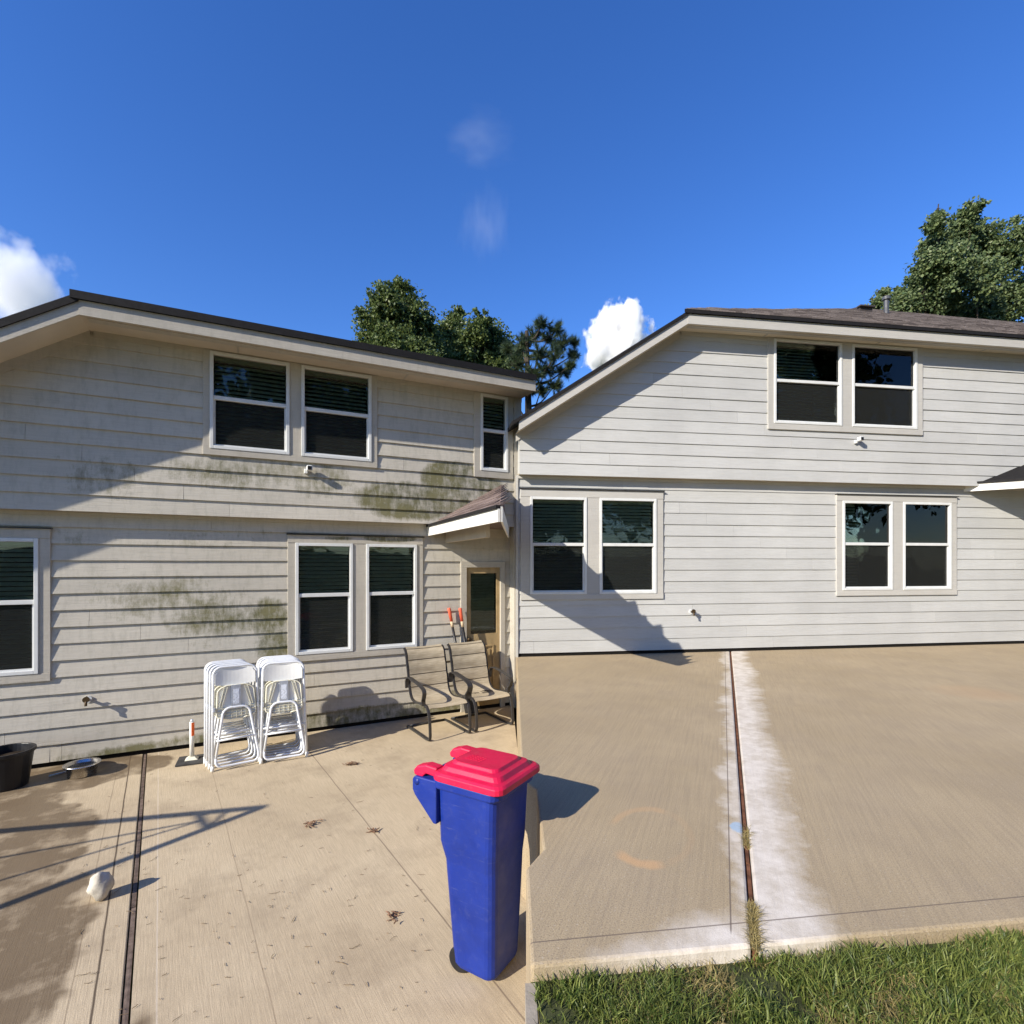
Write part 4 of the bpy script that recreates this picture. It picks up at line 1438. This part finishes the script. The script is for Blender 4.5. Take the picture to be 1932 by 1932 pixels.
pbw = gl(155, 1462)
e = empty('metal_bowl', (pbw.x, pbw.y, GL + 0.001))
tag(e, 'polished steel dog bowl of water on the wet concrete', 'bowl')
b = MB()
b.lathe([(0.0, 0.0), (0.105, 0.0), (0.112, 0.006), (0.122, 0.105), (0.142, 0.108), (0.146, 0.104), (0.147, 0.108), (0.143, 0.113), (0.120, 0.111), (0.108, 0.012), (0.0, 0.010)], 48)
b.build('bowl', steel, e, smooth=True)
wm = NT('bowl_water', 0.03, 0.6).col((0.11, 0.12, 0.115)); wm.b.inputs['Metallic'].default_value = 0.3
b = MB(); b.lathe([(0.0, 0.085), (0.1165, 0.085)], 48); b.build('water', wm.m, e)

def noise3(p, s):
    from mathutils import noise as N
    return N.noise(Vector(p) * s)
ps_ = gl(193, 1694)
b = MB()
rings = []
for i in range(13):
    ph = -math.pi / 2 + math.pi * i / 12
    rg = []
    for k in range(20):
        th = 2 * math.pi * k / 20
        d = Vector((math.cos(ph) * math.cos(th), math.cos(ph) * math.sin(th), math.sin(ph)))
        rr = 1 + 0.30 * noise3(d + Vector((3.3, 1.2, 2.1)), 1.3) + 0.10 * noise3(d, 3.1)
        q = d * rr
        rg.append((q.x * 0.064, q.y * 0.058, max(-0.070, q.z * 0.078) + 0.070))
    rings.append(rg)
b.loft(rings)
st_o = b.build('stone', plain('pale_stone', (0.50, 0.46, 0.38), 0.9, 0.15, 0.3, 18, 0.5), smooth=True)
st_o.location = ps_
st_o.rotation_euler = (0, R(-8), R(20))
st_o.location.z += 0.004
tag(st_o, 'pale rounded stone lying alone on the concrete left of the joint', 'stone')

pt = gl(12, 1484)
e = empty('planter_tub', (pt.x, pt.y, GL))
tag(e, 'black plastic tub standing by the wall at the left edge', 'tub')
b = MB(); b.lathe([(0.0, 0.0), (0.15, 0.0), (0.19, 0.30), (0.205, 0.30), (0.205, 0.33), (0.185, 0.33), (0.15, 0.05), (0.0, 0.05)], 36); b.build('pot', black_plastic, e, smooth=False, bevel=0.004)
b = MB(); b.lathe([(0.0, 0.27), (0.175, 0.26)], 24); b.build('soil_fill', soil, e)
b = MB()
b.tube([gl(92, 1464, 0.012), gl(134, 1453.5, 0.012)], 0.008, 10)
po = b.build('white_pipe', white_vinyl, smooth=True)
tag(po, 'thin white plastic pipe on the ground between tub and bowl', 'pipe')

# ------------------------------------------------------------------ wheeled bin
def worn_plastic(name, base, dust, dustcol):
    m = NT(name, 0.45, 0.4)
    c = m.coord()
    f = m.ramp(m.noise(c, 4, 6, 0.65), 0.35, 0.7)
    colr = m.mix(f, tuple(v * 0.82 for v in base), tuple(v * 1.15 for v in base))
    scr = m.ramp(m.noise(m.coord(scale=(3, 3, 40), rot=(0.5, 0.3, 0)), 3, 5, 0.7), 0.62, 0.75, 0.0, 0.35)
    colr = m.mix(scr, colr, dustcol)
    spots = m.ramp(m.noise(c, 26, 6, 0.75), 0.55, 0.8, 0.0, dust)
    colr = m.mix(spots, colr, dustcol)
    m.col(colr)
    m.rgh(m.ramp(m.noise(c, 9, 5), 0.3, 0.7, 0.32, 0.62))
    m.bump(m.noise(c, 180, 3), 0.12, 0.003)
    return m.m
bin_blue = worn_plastic('bin_blue_plastic', (0.006, 0.025, 0.21), 0.16, (0.16, 0.17, 0.24))
bin_red = worn_plastic('bin_red_plastic', (0.62, 0.008, 0.055), 0.14, (0.55, 0.2, 0.2))
bf = Vector((0.85, -0.53, 0)).normalized()
byaw = math.atan2(bf.y, bf.x)
bcx, bcy = -0.135, 2.66
e = empty('wheelie_bin', (bcx, bcy, GL), byaw)      # local +x = front of the bin, -x = handle side
tag(e, 'blue plastic wheeled rubbish bin with a bright red lid', 'bin')
def rrect(x0, x1, y0, y1, z, r, seg=4):
    pts = []
    for cx_, cy_, a0 in ((x1 - r, y1 - r, 0), (x0 + r, y1 - r, 90), (x0 + r, y0 + r, 180), (x1 - r, y0 + r, 270)):
        for k in range(seg + 1):
            a = R(a0 + 90 * k / seg)
            pts.append((cx_ + r * math.cos(a), cy_ + r * math.sin(a), z))
    return pts
b = MB()
secs = [(0.03, -0.10, 0.125, 0.125), (0.05, -0.115, 0.13, 0.13), (0.30, -0.132, 0.14, 0.142), (0.50, -0.147, 0.147, 0.15), (0.55, -0.150, 0.148, 0.152), (0.60, -0.165, 0.152, 0.158), (0.64, -0.176, 0.156, 0.162), (0.80, -0.180, 0.162, 0.166), (0.925, -0.183, 0.168, 0.170)]
b.loft([rrect(x0, x1, -hy, hy, z, 0.045) for z, x0, x1, hy in secs])
body = b.build('body', bin_blue, e, smooth=False, bevel=0.004)
b = MB()
b.loft([rrect(-0.20, 0.185, -0.186, 0.186, 0.905, 0.05), rrect(-0.203, 0.19, -0.19, 0.19, 0.915, 0.05), rrect(-0.203, 0.19, -0.19, 0.19, 0.945, 0.05)])
b.build('rim', bin_blue, body, bevel=0.004)
for s in (-1, 1):                              # brackets carrying the handle
    b = MB()
    ya_, yb_ = s * 0.188, s * 0.135
    prof_ = [(-0.16, 0.73), (-0.18, 0.73), (-0.30, 0.845), (-0.315, 0.87), (-0.315, 0.925), (-0.30, 0.94), (-0.16, 0.94)]
    n_ = len(prof_)
    vs_ = [(x_, ya_, z_) for x_, z_ in prof_] + [(x_, yb_, z_) for x_, z_ in prof_]
    b.add(vs_, [tuple(range(n_)), tuple(range(2 * n_ - 1, n_ - 1, -1))] + [((i + 1) % n_, i, i + n_, (i + 1) % n_ + n_) for i in range(n_)])
    b.build('handle_bracket', bin_blue, body, bevel=0.006)
b = MB(); b.tube([(-0.285, -0.19, 0.915), (-0.285, 0.19, 0.915)], 0.017, 14); b.build('handle_bar', bin_blue, e, smooth=True)
b = MB()                                        # red lid: flange, step and raised centre
b.loft([rrect(-0.185, 0.215, -0.198, 0.198, 0.948, 0.05), rrect(-0.190, 0.222, -0.202, 0.202, 0.952, 0.05), rrect(-0.190, 0.222, -0.202, 0.202, 0.978, 0.05),
        rrect(-0.178, 0.210, -0.190, 0.190, 0.988, 0.05), rrect(-0.165, 0.19, -0.165, 0.165, 0.992, 0.045), rrect(-0.155, 0.175, -0.152, 0.152, 1.012, 0.045), rrect(-0.13, 0.15, -0.125, 0.125, 1.018, 0.04), rrect(-0.12, 0.14, -0.115, 0.115, 1.032, 0.04)])
lid = b.build('lid', bin_red, e, bevel=0.005)
for s in (-1, 1):                              # hinge arms of the lid reaching over the handle
    b = MB()
    y0_, y1_ = s * 0.115, s * 0.175
    prof_ = [(-0.17, 0.952), (-0.24, 0.958), (-0.262, 0.935), (-0.315, 0.938), (-0.322, 0.96), (-0.30, 0.985), (-0.24, 1.002), (-0.17, 0.998)]
    n_ = len(prof_)
    b.add([(x_, y0_, z_) for x_, z_ in prof_] + [(x_, y1_, z_) for x_, z_ in prof_],
          [tuple(range(n_)), tuple(range(2 * n_ - 1, n_ - 1, -1))] + [((i + 1) % n_, i, i + n_, (i + 1) % n_ + n_) for i in range(n_)])
    b.build('hinge_arm', bin_red, lid, bevel=0.008)
b = MB()
for r_ in range(4):                            # moulded lines of lettering too small to read
    for k in range(6):
        x_ = -0.08 + k * 0.016 + r_ * 0.002
        b.box(x_, x_ + 0.011, -0.06 + r_ * 0.016, -0.05 + r_ * 0.016, 1.032, 1.0335)
b.build('moulded_notice', bin_red, lid)
for s in (-1, 1):
    b = MB(); b.tube([(0, s * 0.085, 0.06), (0, s * 0.125, 0.06)], 0.06, 24)
    w_ = b.build('wheel', black_plastic, e, bevel=0.01)
    w_.location = (-0.075, 0.0, 0.0)

# ------------------------------------------------------------------ A-frame whose shadow falls on the patio
ap_s = gl(495, 1523)                            # where the top's shadow falls
H = 2.3
top = Vector((ap_s.x, ap_s.y, GL)) + SUN * (H / SUN.z)
e = empty('a_frame', (top.x, top.y, GL))
tag(e, 'steel A-frame stand left of the patio, seen only by its shadow', 'frame')
def foot(x_, y_, t):
    q = gl(x_, y_)
    return Vector((ap_s.x, ap_s.y, GL)) + (q - ap_s) * t
o3 = Vector(e.location)
f1, f2 = foot(80, 1561, 2.5), foot(80, 1681, 3.1)
for f_ in (f1, f2):
    b = MB(); b.tube([top - o3, f_ - o3], 0.032, 10); b.build('leg', dark_metal, e, smooth=True)
c1_, c2_ = top + (f1 - top) * 0.125, top + (f2 - top) * 0.10
b = MB(); b.tube([c1_ - o3, c2_ - o3], 0.018, 8); b.build('crossbar', dark_metal, e, smooth=True)
mid = (c1_ + c2_) / 2
for k in (0.33, 0.70):
    q = f1 + (f2 - f1) * k
    b = MB(); b.tube([mid - o3, q - o3], 0.011, 8); b.build('guy_wire', dark_metal, e, smooth=True)
b = MB(); b.tube([top + (f1 - top) * .07 - o3, top + (f2 - top) * .095 - o3], 0.012, 8); b.build('brace', dark_metal, e, smooth=True)

# ------------------------------------------------------------------ litter, weeds, grass
b = MB()
rnd = random.Random(21)
def flat_strip(b, p, ang, L, w, curl):
    n_ = 4
    vs_ = []
    for i in range(n_ + 1):
        s = (i / n_ - 0.5) * L
        a = ang + curl * (i / n_ - 0.5)
        q = Vector((p.x + s * math.cos(a), p.y + s * math.sin(a), p.z + 0.002 + 0.006 * rnd.random()))
        sd = Vector((-math.sin(a), math.cos(a), 0)) * w * (1 if 0 < i < n_ else 0.4)
        vs_ += [q - sd, q + sd, q + Vector((0, 0, 0.002))]
    fs = []
    for i in range(n_):
        o = i * 3
        fs += [(o, o + 2, o + 5, o + 3), (o + 2, o + 1, o + 4, o + 5), (o + 1, o, o + 3, o + 4)]
    b.add(vs_, fs)
for k in range(230):
    x_, y_ = rnd.uniform(150, 900), 1405 + 520 * rnd.random() ** 1.25
    if x_ > 820 and y_ > 1450: continue
    p = gl(x_, y_)
    if (p - LP1).dot(nrm) < 0.12: continue
    flat_strip(b, p, rnd.uniform(0, math.pi), rnd.uniform(0.008, 0.035) * (1 if rnd.random() < 0.9 else 2.4), rnd.uniform(0.0006, 0.0016), rnd.gauss(0, 0.35))
tag(b.build('leaf_litter', twig_mat), 'scattered twigs and dry leaf bits on the left concrete', 'litter', kind='stuff')
b = MB()
for (cx_, cy_, n_, sp) in ((661, 1443, 26, 0.06), (590, 1555, 16, 0.06), (700, 1570, 9, 0.05), (815, 1535, 10, 0.05), (745, 1732, 9, 0.06)):
    c_ = gl(cx_, cy_)
    for k in range(n_):
        p = c_ + Vector((rnd.gauss(0, sp * 0.5), rnd.gauss(0, sp * 0.4), rnd.uniform(0, 0.02)))
        flat_strip(b, p, rnd.uniform(0, 3.14), rnd.uniform(0.02, 0.07), rnd.uniform(0.002, 0.009), rnd.uniform(-1.5, 1.5))
tag(b.build('leaf_pile', dryleaf), 'small clumps of brown dead leaves blown onto the left concrete', 'leaves', kind='stuff')

def blade(b, p, h, w, lean_a, lean, tw):
    d = Vector((math.cos(lean_a), math.sin(lean_a), 0))
    s = Vector((math.cos(tw), math.sin(tw), 0))
    vs_ = []
    for i, (t, ww_) in enumerate(((0, 1.0), (0.4, 0.9), (0.75, 0.6), (1.0, 0.06))):
        q = p + Vector((0, 0, h * (t - 0.25 * lean * t * t))) + d * (h * lean * t * t)
        vs_ += [q - s * w * ww_, q + s * w * ww_]
    b.add(vs_, [(0, 1, 3, 2), (2, 3, 5, 4), (4, 5, 7, 6)])
gb = MB()
rnd = random.Random(5)
from mathutils import noise as NZ
n_ = 0
while n_ < 40000:
    X = rnd.uniform(0.07, 2.6) if n_ < 30000 else rnd.uniform(2.6, 4.2)
    fy = front_at(X)[1]
    Y = fy - 0.012 - abs(rnd.random() ** 1.15) * 0.62
    dens = NZ.noise(Vector((X * 5.5, Y * 5.5, 0)))
    near = (fy - Y) < 0.035
    if dens < -0.15 and rnd.random() < 0.75: continue
    if near and NZ.noise(Vector((X * 4.0, 3.3, 0))) < 0.05: continue
    hh = rnd.uniform(0.018, 0.058) * (1.0 + 1.1 * dens)
    blade(gb, Vector((X, Y, -0.057)), hh, rnd.uniform(0.0012, 0.0026), rnd.uniform(0, 6.28), rnd.uniform(0.15, 1.1), rnd.uniform(0, 3.14))
    n_ += 1
tag(gb.build('grass', grass_mat), 'short green lawn grass along the front edge of the right concrete', 'grass', kind='stuff')
gb = MB()
for k in range(17000):
    X = rnd.uniform(0.07, 2.6)
    fy = front_at(X)[1]
    Y = fy - 0.005 - rnd.random() * 0.6
    if NZ.noise(Vector((X * 3.1 + 9, Y * 3.1, 2))) < -0.12: continue
    blade(gb, Vector((X, Y, -0.057)), rnd.uniform(0.02, 0.05), rnd.uniform(0.0008, 0.0018), rnd.uniform(0, 6.28), rnd.uniform(0.6, 1.9), rnd.uniform(0, 3.14))
tag(gb.build('dry_grass', dry_grass), 'straw-coloured dead grass mixed into the front lawn', 'grass', kind='stuff')
gb = MB()
for (xa, ya, xb_, yb_, n_) in ((1432, 1705, 1440, 1788, 900), (1418, 1562, 1420, 1598, 260)):
    A_, B_ = gr(xa, ya), gr(xb_, yb_)
    for k in range(n_):
        p = A_ + (B_ - A_) * rnd.random() + Vector((rnd.gauss(0, 0.008), rnd.gauss(0, 0.008), -0.01))
        blade(gb, p, rnd.uniform(0.012, 0.034), rnd.uniform(0.0007, 0.0016), rnd.uniform(0, 6.28), rnd.uniform(0.5, 2.2), rnd.uniform(0, 3.14))
tag(gb.build('joint_weeds', dry_grass), 'tufts of dried grass growing in the joint of the right concrete', 'weeds', kind='stuff')

# ------------------------------------------------------------------ trees
def leaf_quad(b, p, size, rnd):
    d = Vector((rnd.gauss(0, 1), rnd.gauss(0, 1), rnd.gauss(0, 0.8) - 0.25)).normalized()
    s = d.cross(Vector((rnd.gauss(0, 1), rnd.gauss(0, 1), rnd.gauss(0, 1)))).normalized()
    w = size * rnd.uniform(0.28, 0.42)
    n = d.cross(s) * (size * 0.12)
    b.add([p, p + d * size * 0.5 + s * w + n, p + d * size, p + d * size * 0.5 - s * w + n], [(0, 1, 2, 3)])

def broadleaf(label, base, lobes, nleaf, leaf, mat, group, seed, name='oak_tree', trunk_r=0.28):
    rnd = random.Random(seed)
    e = empty(name, base)
    tag(e, label, 'tree', group)
    o = Vector(base)
    tr = MB()
    cen = sum((Vector(c_) for c_, r_ in lobes), Vector()) / len(lobes)
    fork = Vector((o.x + (cen.x - o.x) * 0.6, o.y + (cen.y - o.y) * 0.6, o.z + (cen.z - o.z) * 0.55))
    tr.tube([(0, 0, 0), (fork - o) * 0.5 + Vector((0.1, 0, 0)), fork - o], [trunk_r, trunk_r * 0.8, trunk_r * 0.65], 10)
    for c_, r_ in lobes:
        c_ = Vector(c_)
        mid_ = (fork + c_) / 2 + Vector((rnd.uniform(-.4, .4), rnd.uniform(-.4, .4), -0.2))
        pts = smooth_path([fork - o, mid_ - o, c_ - o, c_ - o + (c_ - mid_).normalized() * r_ * 0.6], 4)
        tr.tube(pts, [max(0.010, trunk_r * 0.2 * (1 - i / len(pts))) for i in range(len(pts))], 6)
        for k in range(5):
            d = Vector((rnd.gauss(0, 1), rnd.gauss(0, 1), rnd.gauss(0.3, 0.8))).normalized()
            tr.tube([c_ - o, c_ - o + d * r_ * 0.5 + Vector((0, 0, 0.1)), c_ - o + d * r_ * 0.95], [0.018, 0.012, 0.006], 5)
    tr.build('trunk', bark, e)
    lf = MB()
    fine = []
    for c_, r_ in lobes:
        for k in range(5):
            d = Vector((rnd.gauss(0, 1), rnd.gauss(0, 1), rnd.gauss(0, 1))).normalized()
            fine.append((Vector(c_) + d * r_ * rnd.uniform(0.3, 0.75), r_ * rnd.uniform(0.3, 0.6)))
    big = lobes
    lobes = fine
    tot = sum(r_ ** 2 for c_, r_ in lobes)
    for c_, r_ in lobes:
        c_ = Vector(c_) - o
        ncl = 14
        n_here = int(nleaf * r_ ** 2 / tot)
        cl_ = []
        for k in range(ncl):
            d = Vector((rnd.gauss(0, 1), rnd.gauss(0, 1), rnd.gauss(0, 1))).normalized()
            cl_.append((c_ + d * r_ * rnd.uniform(0.2, 1.6), r_ * rnd.uniform(0.10, 0.26)))
        for k in range(n_here):
            cc, cr_ = rnd.choice(cl_)
            p = cc + Vector((rnd.gauss(0, cr_), rnd.gauss(0, cr_), rnd.gauss(0, cr_ * 0.75)))
            leaf_quad(lf, p, leaf * rnd.uniform(0.6, 1.25), rnd)
    totb = sum(r_ ** 3 for c_, r_ in big)
    for c_, r_ in big:                        # looser leaves through the whole volume
        for k in range(int(nleaf * 0.3 * r_ ** 3 / totb)):
            d = Vector((rnd.gauss(0, 1), rnd.gauss(0, 1), rnd.gauss(0, 1))).normalized()
            leaf_quad(lf, Vector(c_) - o + d * r_ * rnd.uniform(0, 1) ** 0.4 * 1.15, leaf * rnd.uniform(0.6, 1.2), rnd)
    lf.build('crown', mat, e)
    return e

def lob(ps, depth, spread=0.0, seed=0):
    rnd = random.Random(seed)
    return [(at(x_, y_, depth + rnd.uniform(-spread, spread)), r_ * depth / F) for x_, y_, r_ in ps]
D1 = 19.0
broadleaf('broad oak tree rising behind the mildewed house, sky showing through its crown', (-5.0, D1, GL - 0.02),
          lob([(722, 572, 30), (772, 560, 26), (745, 545, 16), (702, 615, 32), (750, 615, 42), (798, 592, 24), (688, 660, 26), (805, 645, 32), (740, 665, 45), (790, 690, 45), (690, 700, 40)], D1, 0.8, 1),
          34000, 0.12, leaf_dark, 'trees behind the houses', 11)
broadleaf('dense dark oak tree behind the porch end of the mildewed house', (-1.6, 21.0, GL - 0.02),
          lob([(858, 606, 24), (864, 588, 10), (895, 622, 26), (915, 610, 12), (838, 640, 32), (930, 640, 34), (885, 665, 45), (835, 690, 40), (955, 670, 34), (945, 710, 40)], 21.0, 0.8, 2),
          34000, 0.13, leaf_dark, 'trees behind the houses', 12)
D3 = 17.0
broadleaf('tall light-green oak tree rising behind the shingled roof of the clean house', (16.2, D3 + 2.5, -0.15),
          lob([(1772, 425, 22), (1769, 403, 9), (1832, 400, 20), (1810, 445, 34), (1757, 470, 26), (1745, 500, 26), (1790, 500, 38), (1850, 460, 38), (1770, 548, 40), (1718, 572, 28), (1664, 560, 17), (1690, 582, 24), (1650, 575, 14), (1735, 545, 24), (1700, 555, 12), (1840, 530, 42), (1905, 470, 50), (1910, 560, 50), (1760, 590, 40), (1840, 590, 40)], D3, 1.0, 3),
          52000, 0.115, leaf_light, 'trees behind the houses', 13)

def pine(label, base, tufts, depth, seed):
    rnd = random.Random(seed)
    e = empty('pine_tree', base)
    tag(e, label, 'tree', 'trees behind the houses')
    o = Vector(base)
    tr = MB()
    topz = max(c_.z for c_, r_ in tufts) - 0.3 - o.z
    tr.tube([(0, 0, 0), (0.1, 0, topz * 0.5), (0, 0, topz)], [0.22, 0.16, 0.06], 10)
    nd = MB()
    for c_, r_ in tufts:
        c_ = Vector(c_) - o
        z_ = max(0.5, min(topz * 0.97, c_.z - 0.5 - rnd.random() * 0.5))
        st_ = Vector((0.05, 0, z_))
        tr.tube(smooth_path([st_, (st_ + c_) / 2 + Vector((0, 0, -0.2)), c_], 4), [0.05, 0.045, 0.04, 0.035, 0.03, 0.025, 0.02, 0.015, 0.01], 6)
        for k in range(int(20 + r_ * 34)):
            d = Vector((rnd.gauss(0, 1), rnd.gauss(0, 1), rnd.gauss(0.15, 0.7))).normalized()
            q = c_ + d * r_ * rnd.uniform(0.3, 1.45)
            tr.tube([c_, (c_ + q) / 2 + Vector((0, 0, -0.03)), q], [0.016, 0.012, 0.007], 4)
            axis = (d + Vector((0, 0, 0.5))).normalized()
            for j in range(52):
                a = (axis * rnd.uniform(0.2, 1.1) + Vector((rnd.gauss(0, 1), rnd.gauss(0, 1), rnd.gauss(0, 1))) * 0.55).normalized()
                s = a.orthogonal().normalized() * 0.009
                L_ = rnd.uniform(0.13, 0.24)
                p = q - axis * rnd.uniform(0, 0.14)
                nd.add([p - s, p + s, p + a * L_], [(0, 1, 2)])
    tr.build('trunk', bark, e)
    nd.build('crown', needle_mat, e)
DP = 18.0
pine('dark long-needled pine tree behind the left end of the clean house', (0.5, DP, -0.15),
     lob([(1022, 612, 16), (1050, 622, 13), (1035, 640, 15), (1005, 635, 16), (1062, 648, 14), (1083, 645, 9), (1015, 668, 17), (1048, 672, 15), (1080, 670, 10), (1030, 700, 17), (1062, 700, 14), (1005, 705, 16), (1020, 735, 15), (1045, 728, 12), (985, 650, 16), (975, 690, 16), (990, 730, 16), (968, 735, 14), (1075, 690, 8), (960, 660, 12)], DP, 0.7, 5), DP, 31)

# trees across the yard behind the camera, mirrored in the window panes
yard = broadleaf('leafy yard tree opposite the houses, mirrored in the panes, farthest left', (3.0, -13.5, GL - 0.02),
                 [(Vector((3, -13.5, 7)), 3.2), (Vector((1, -13, 5)), 2.4), (Vector((5, -13, 5.5)), 2.6), (Vector((3, -12.5, 10)), 2.6), (Vector((4.5, -14, 12)), 2.0), (Vector((1.5, -14, 11)), 2.0), (Vector((3, -12, 3.4)), 2.2)],
                 15000, 0.42, leaf_light, 'yard trees opposite the houses', 17, 'yard_tree')
for k, (x_, y_, s_, rz, z_, txt) in enumerate(((9.5, -12.5, 1.1, 1.3, GL - 0.02, 'second from the left'), (16, -12, 1.15, 2.6, -0.15, 'in the middle'), (22.5, -9.5, 1.2, 4.0, -0.15, 'second from the right'), (28, -3, 1.1, 5.1, -0.15, 'farthest right'))):
    c_ = yard.copy(); col.objects.link(c_)
    c_.location = (x_, y_, z_); c_.scale = (s_, s_, s_); c_.rotation_euler = (0, 0, rz)
    c_['label'] = 'leafy yard tree opposite the houses, mirrored in the panes, ' + txt
    for ch in yard.children:
        child_copy(ch, c_)

# privacy fence across the yard, mirrored in the lower panes
e = empty('privacy_fence', (0, -9.0, GL - 0.02))
tag(e, 'long grey privacy fence across the yard, mirrored in the lower panes', 'fence')
b = MB(); b.box(-0.2, 0.2, -0.01, 0.01, 0.0, 2.5)
fbm = b.mesh('fence_board', wood_grey)
for k in range(85):
    o = bpy.data.objects.new('fence_board', fbm); col.objects.link(o); o.parent = e
    o.location = (-4 + k * 0.41, 0, random.uniform(-.015, .0))

# fence closing the gap between the houses
e = empty('board_fence', (0, 0, GL))
tag(e, 'weathered board fence closing the narrow gap between the two houses', 'fence')
for k in range(12):
    b = MB()
    x_ = -0.9 + k * 0.145
    b.box(x_, x_ + 0.138, 10.5, 10.52, 0.02, 2.5 + random.uniform(-.01, .01))
    b.build('fence_board', wood_grey, e)
b = MB(); b.box(-0.9, 0.84, 10.52, 10.56, 0.5, 0.59); b.box(-0.9, 0.84, 10.52, 10.56, 2.0, 2.09); b.build('rail', wood_grey, e)

# ------------------------------------------------------------------ clouds
def cloud(label, px, py, rx, ry, depth, dens, thresh, seed, soft, nscale, stretch=(1, 1, 1)):
    c_ = at(px, py, depth)
    k = depth / F
    m_ = bpy.data.materials.new('cloud')
    m_.use_nodes = True
    t = m_.node_tree
    t.nodes.clear()
    out = t.nodes.new('ShaderNodeOutputMaterial')
    vol = t.nodes.new('ShaderNodeVolumePrincipled')
    vol.inputs['Color'].default_value = (1, 1, 1, 1)
    vol.inputs['Anisotropy'].default_value = 0.0
    tc = t.nodes.new('ShaderNodeTexCoord')
    mp = t.nodes.new('ShaderNodeMapping')
    mp.inputs['Location'].default_value = (seed, seed * 1.7, 0)
    mp.inputs['Scale'].default_value = stretch
    nz = t.nodes.new('ShaderNodeTexNoise')
    nz.inputs['Scale'].default_value = nscale; nz.inputs['Detail'].default_value = 7; nz.inputs['Roughness'].default_value = 0.6
    ln = t.nodes.new('ShaderNodeVectorMath'); ln.operation = 'LENGTH'
    t.links.new(tc.outputs['Object'], ln.inputs[0]); t.links.new(tc.outputs['Object'], mp.inputs[0]); t.links.new(mp.outputs[0], nz.inputs['Vector'])
    a = t.nodes.new('ShaderNodeMath'); a.operation = 'MULTIPLY_ADD'
    a.inputs[1].default_value = -1.0
    t.links.new(ln.outputs['Value'], a.inputs[0])
    s2 = t.nodes.new('ShaderNodeMath'); s2.operation = 'MULTIPLY'; s2.inputs[1].default_value = 1.7
    t.links.new(nz.outputs[0], s2.inputs[0]); t.links.new(s2.outputs[0], a.inputs[2])
    mr = t.nodes.new('ShaderNodeMapRange'); mr.clamp = True
    mr.inputs[1].default_value = thresh; mr.inputs[2].default_value = thresh + soft; mr.inputs[3].default_value = 0; mr.inputs[4].default_value = dens / k / 10
    t.links.new(a.outputs[0], mr.inputs[0]); t.links.new(mr.outputs[0], vol.inputs['Density'])
    t.links.new(vol.outputs[0], out.inputs['Volume'])
    b = MB()
    rings = []
    for i in range(9):
        ph = -math.pi / 2 + math.pi * i / 8
        rings.append([(math.cos(ph) * math.cos(2 * math.pi * j / 16), math.cos(ph) * math.sin(2 * math.pi * j / 16), math.sin(ph)) for j in range(16)])
    b.loft(rings)
    o = b.build('cloud', m_)
    o.location = c_
    o.scale = (rx * k, (rx + ry) / 2 * k, ry * k)
    tag(o, label, 'cloud', 'clouds in the sky')
    return o
cloud('bright white puffy cloud behind the sloping roof edge of the clean house', 1165, 655, 85, 105, 400, 1.6, 0.20, 2.3, 0.12, 2.2)
cloud('soft white cloud at the left edge above the mildewed house', 42, 545, 98, 128, 400, 0.32, 0.16, 5.1, 0.35, 1.6)
cloud('faint upper wisp of cloud above the middle trees', 905, 262, 85, 60, 400, 0.014, 0.12, 8.4, 0.6, 1.7, (0.9, 1, 2.2))
cloud('faint lower wisp of cloud above the middle trees', 915, 425, 70, 85, 400, 0.012, 0.12, 11.4, 0.6, 1.6, (2.0, 1, 0.9))
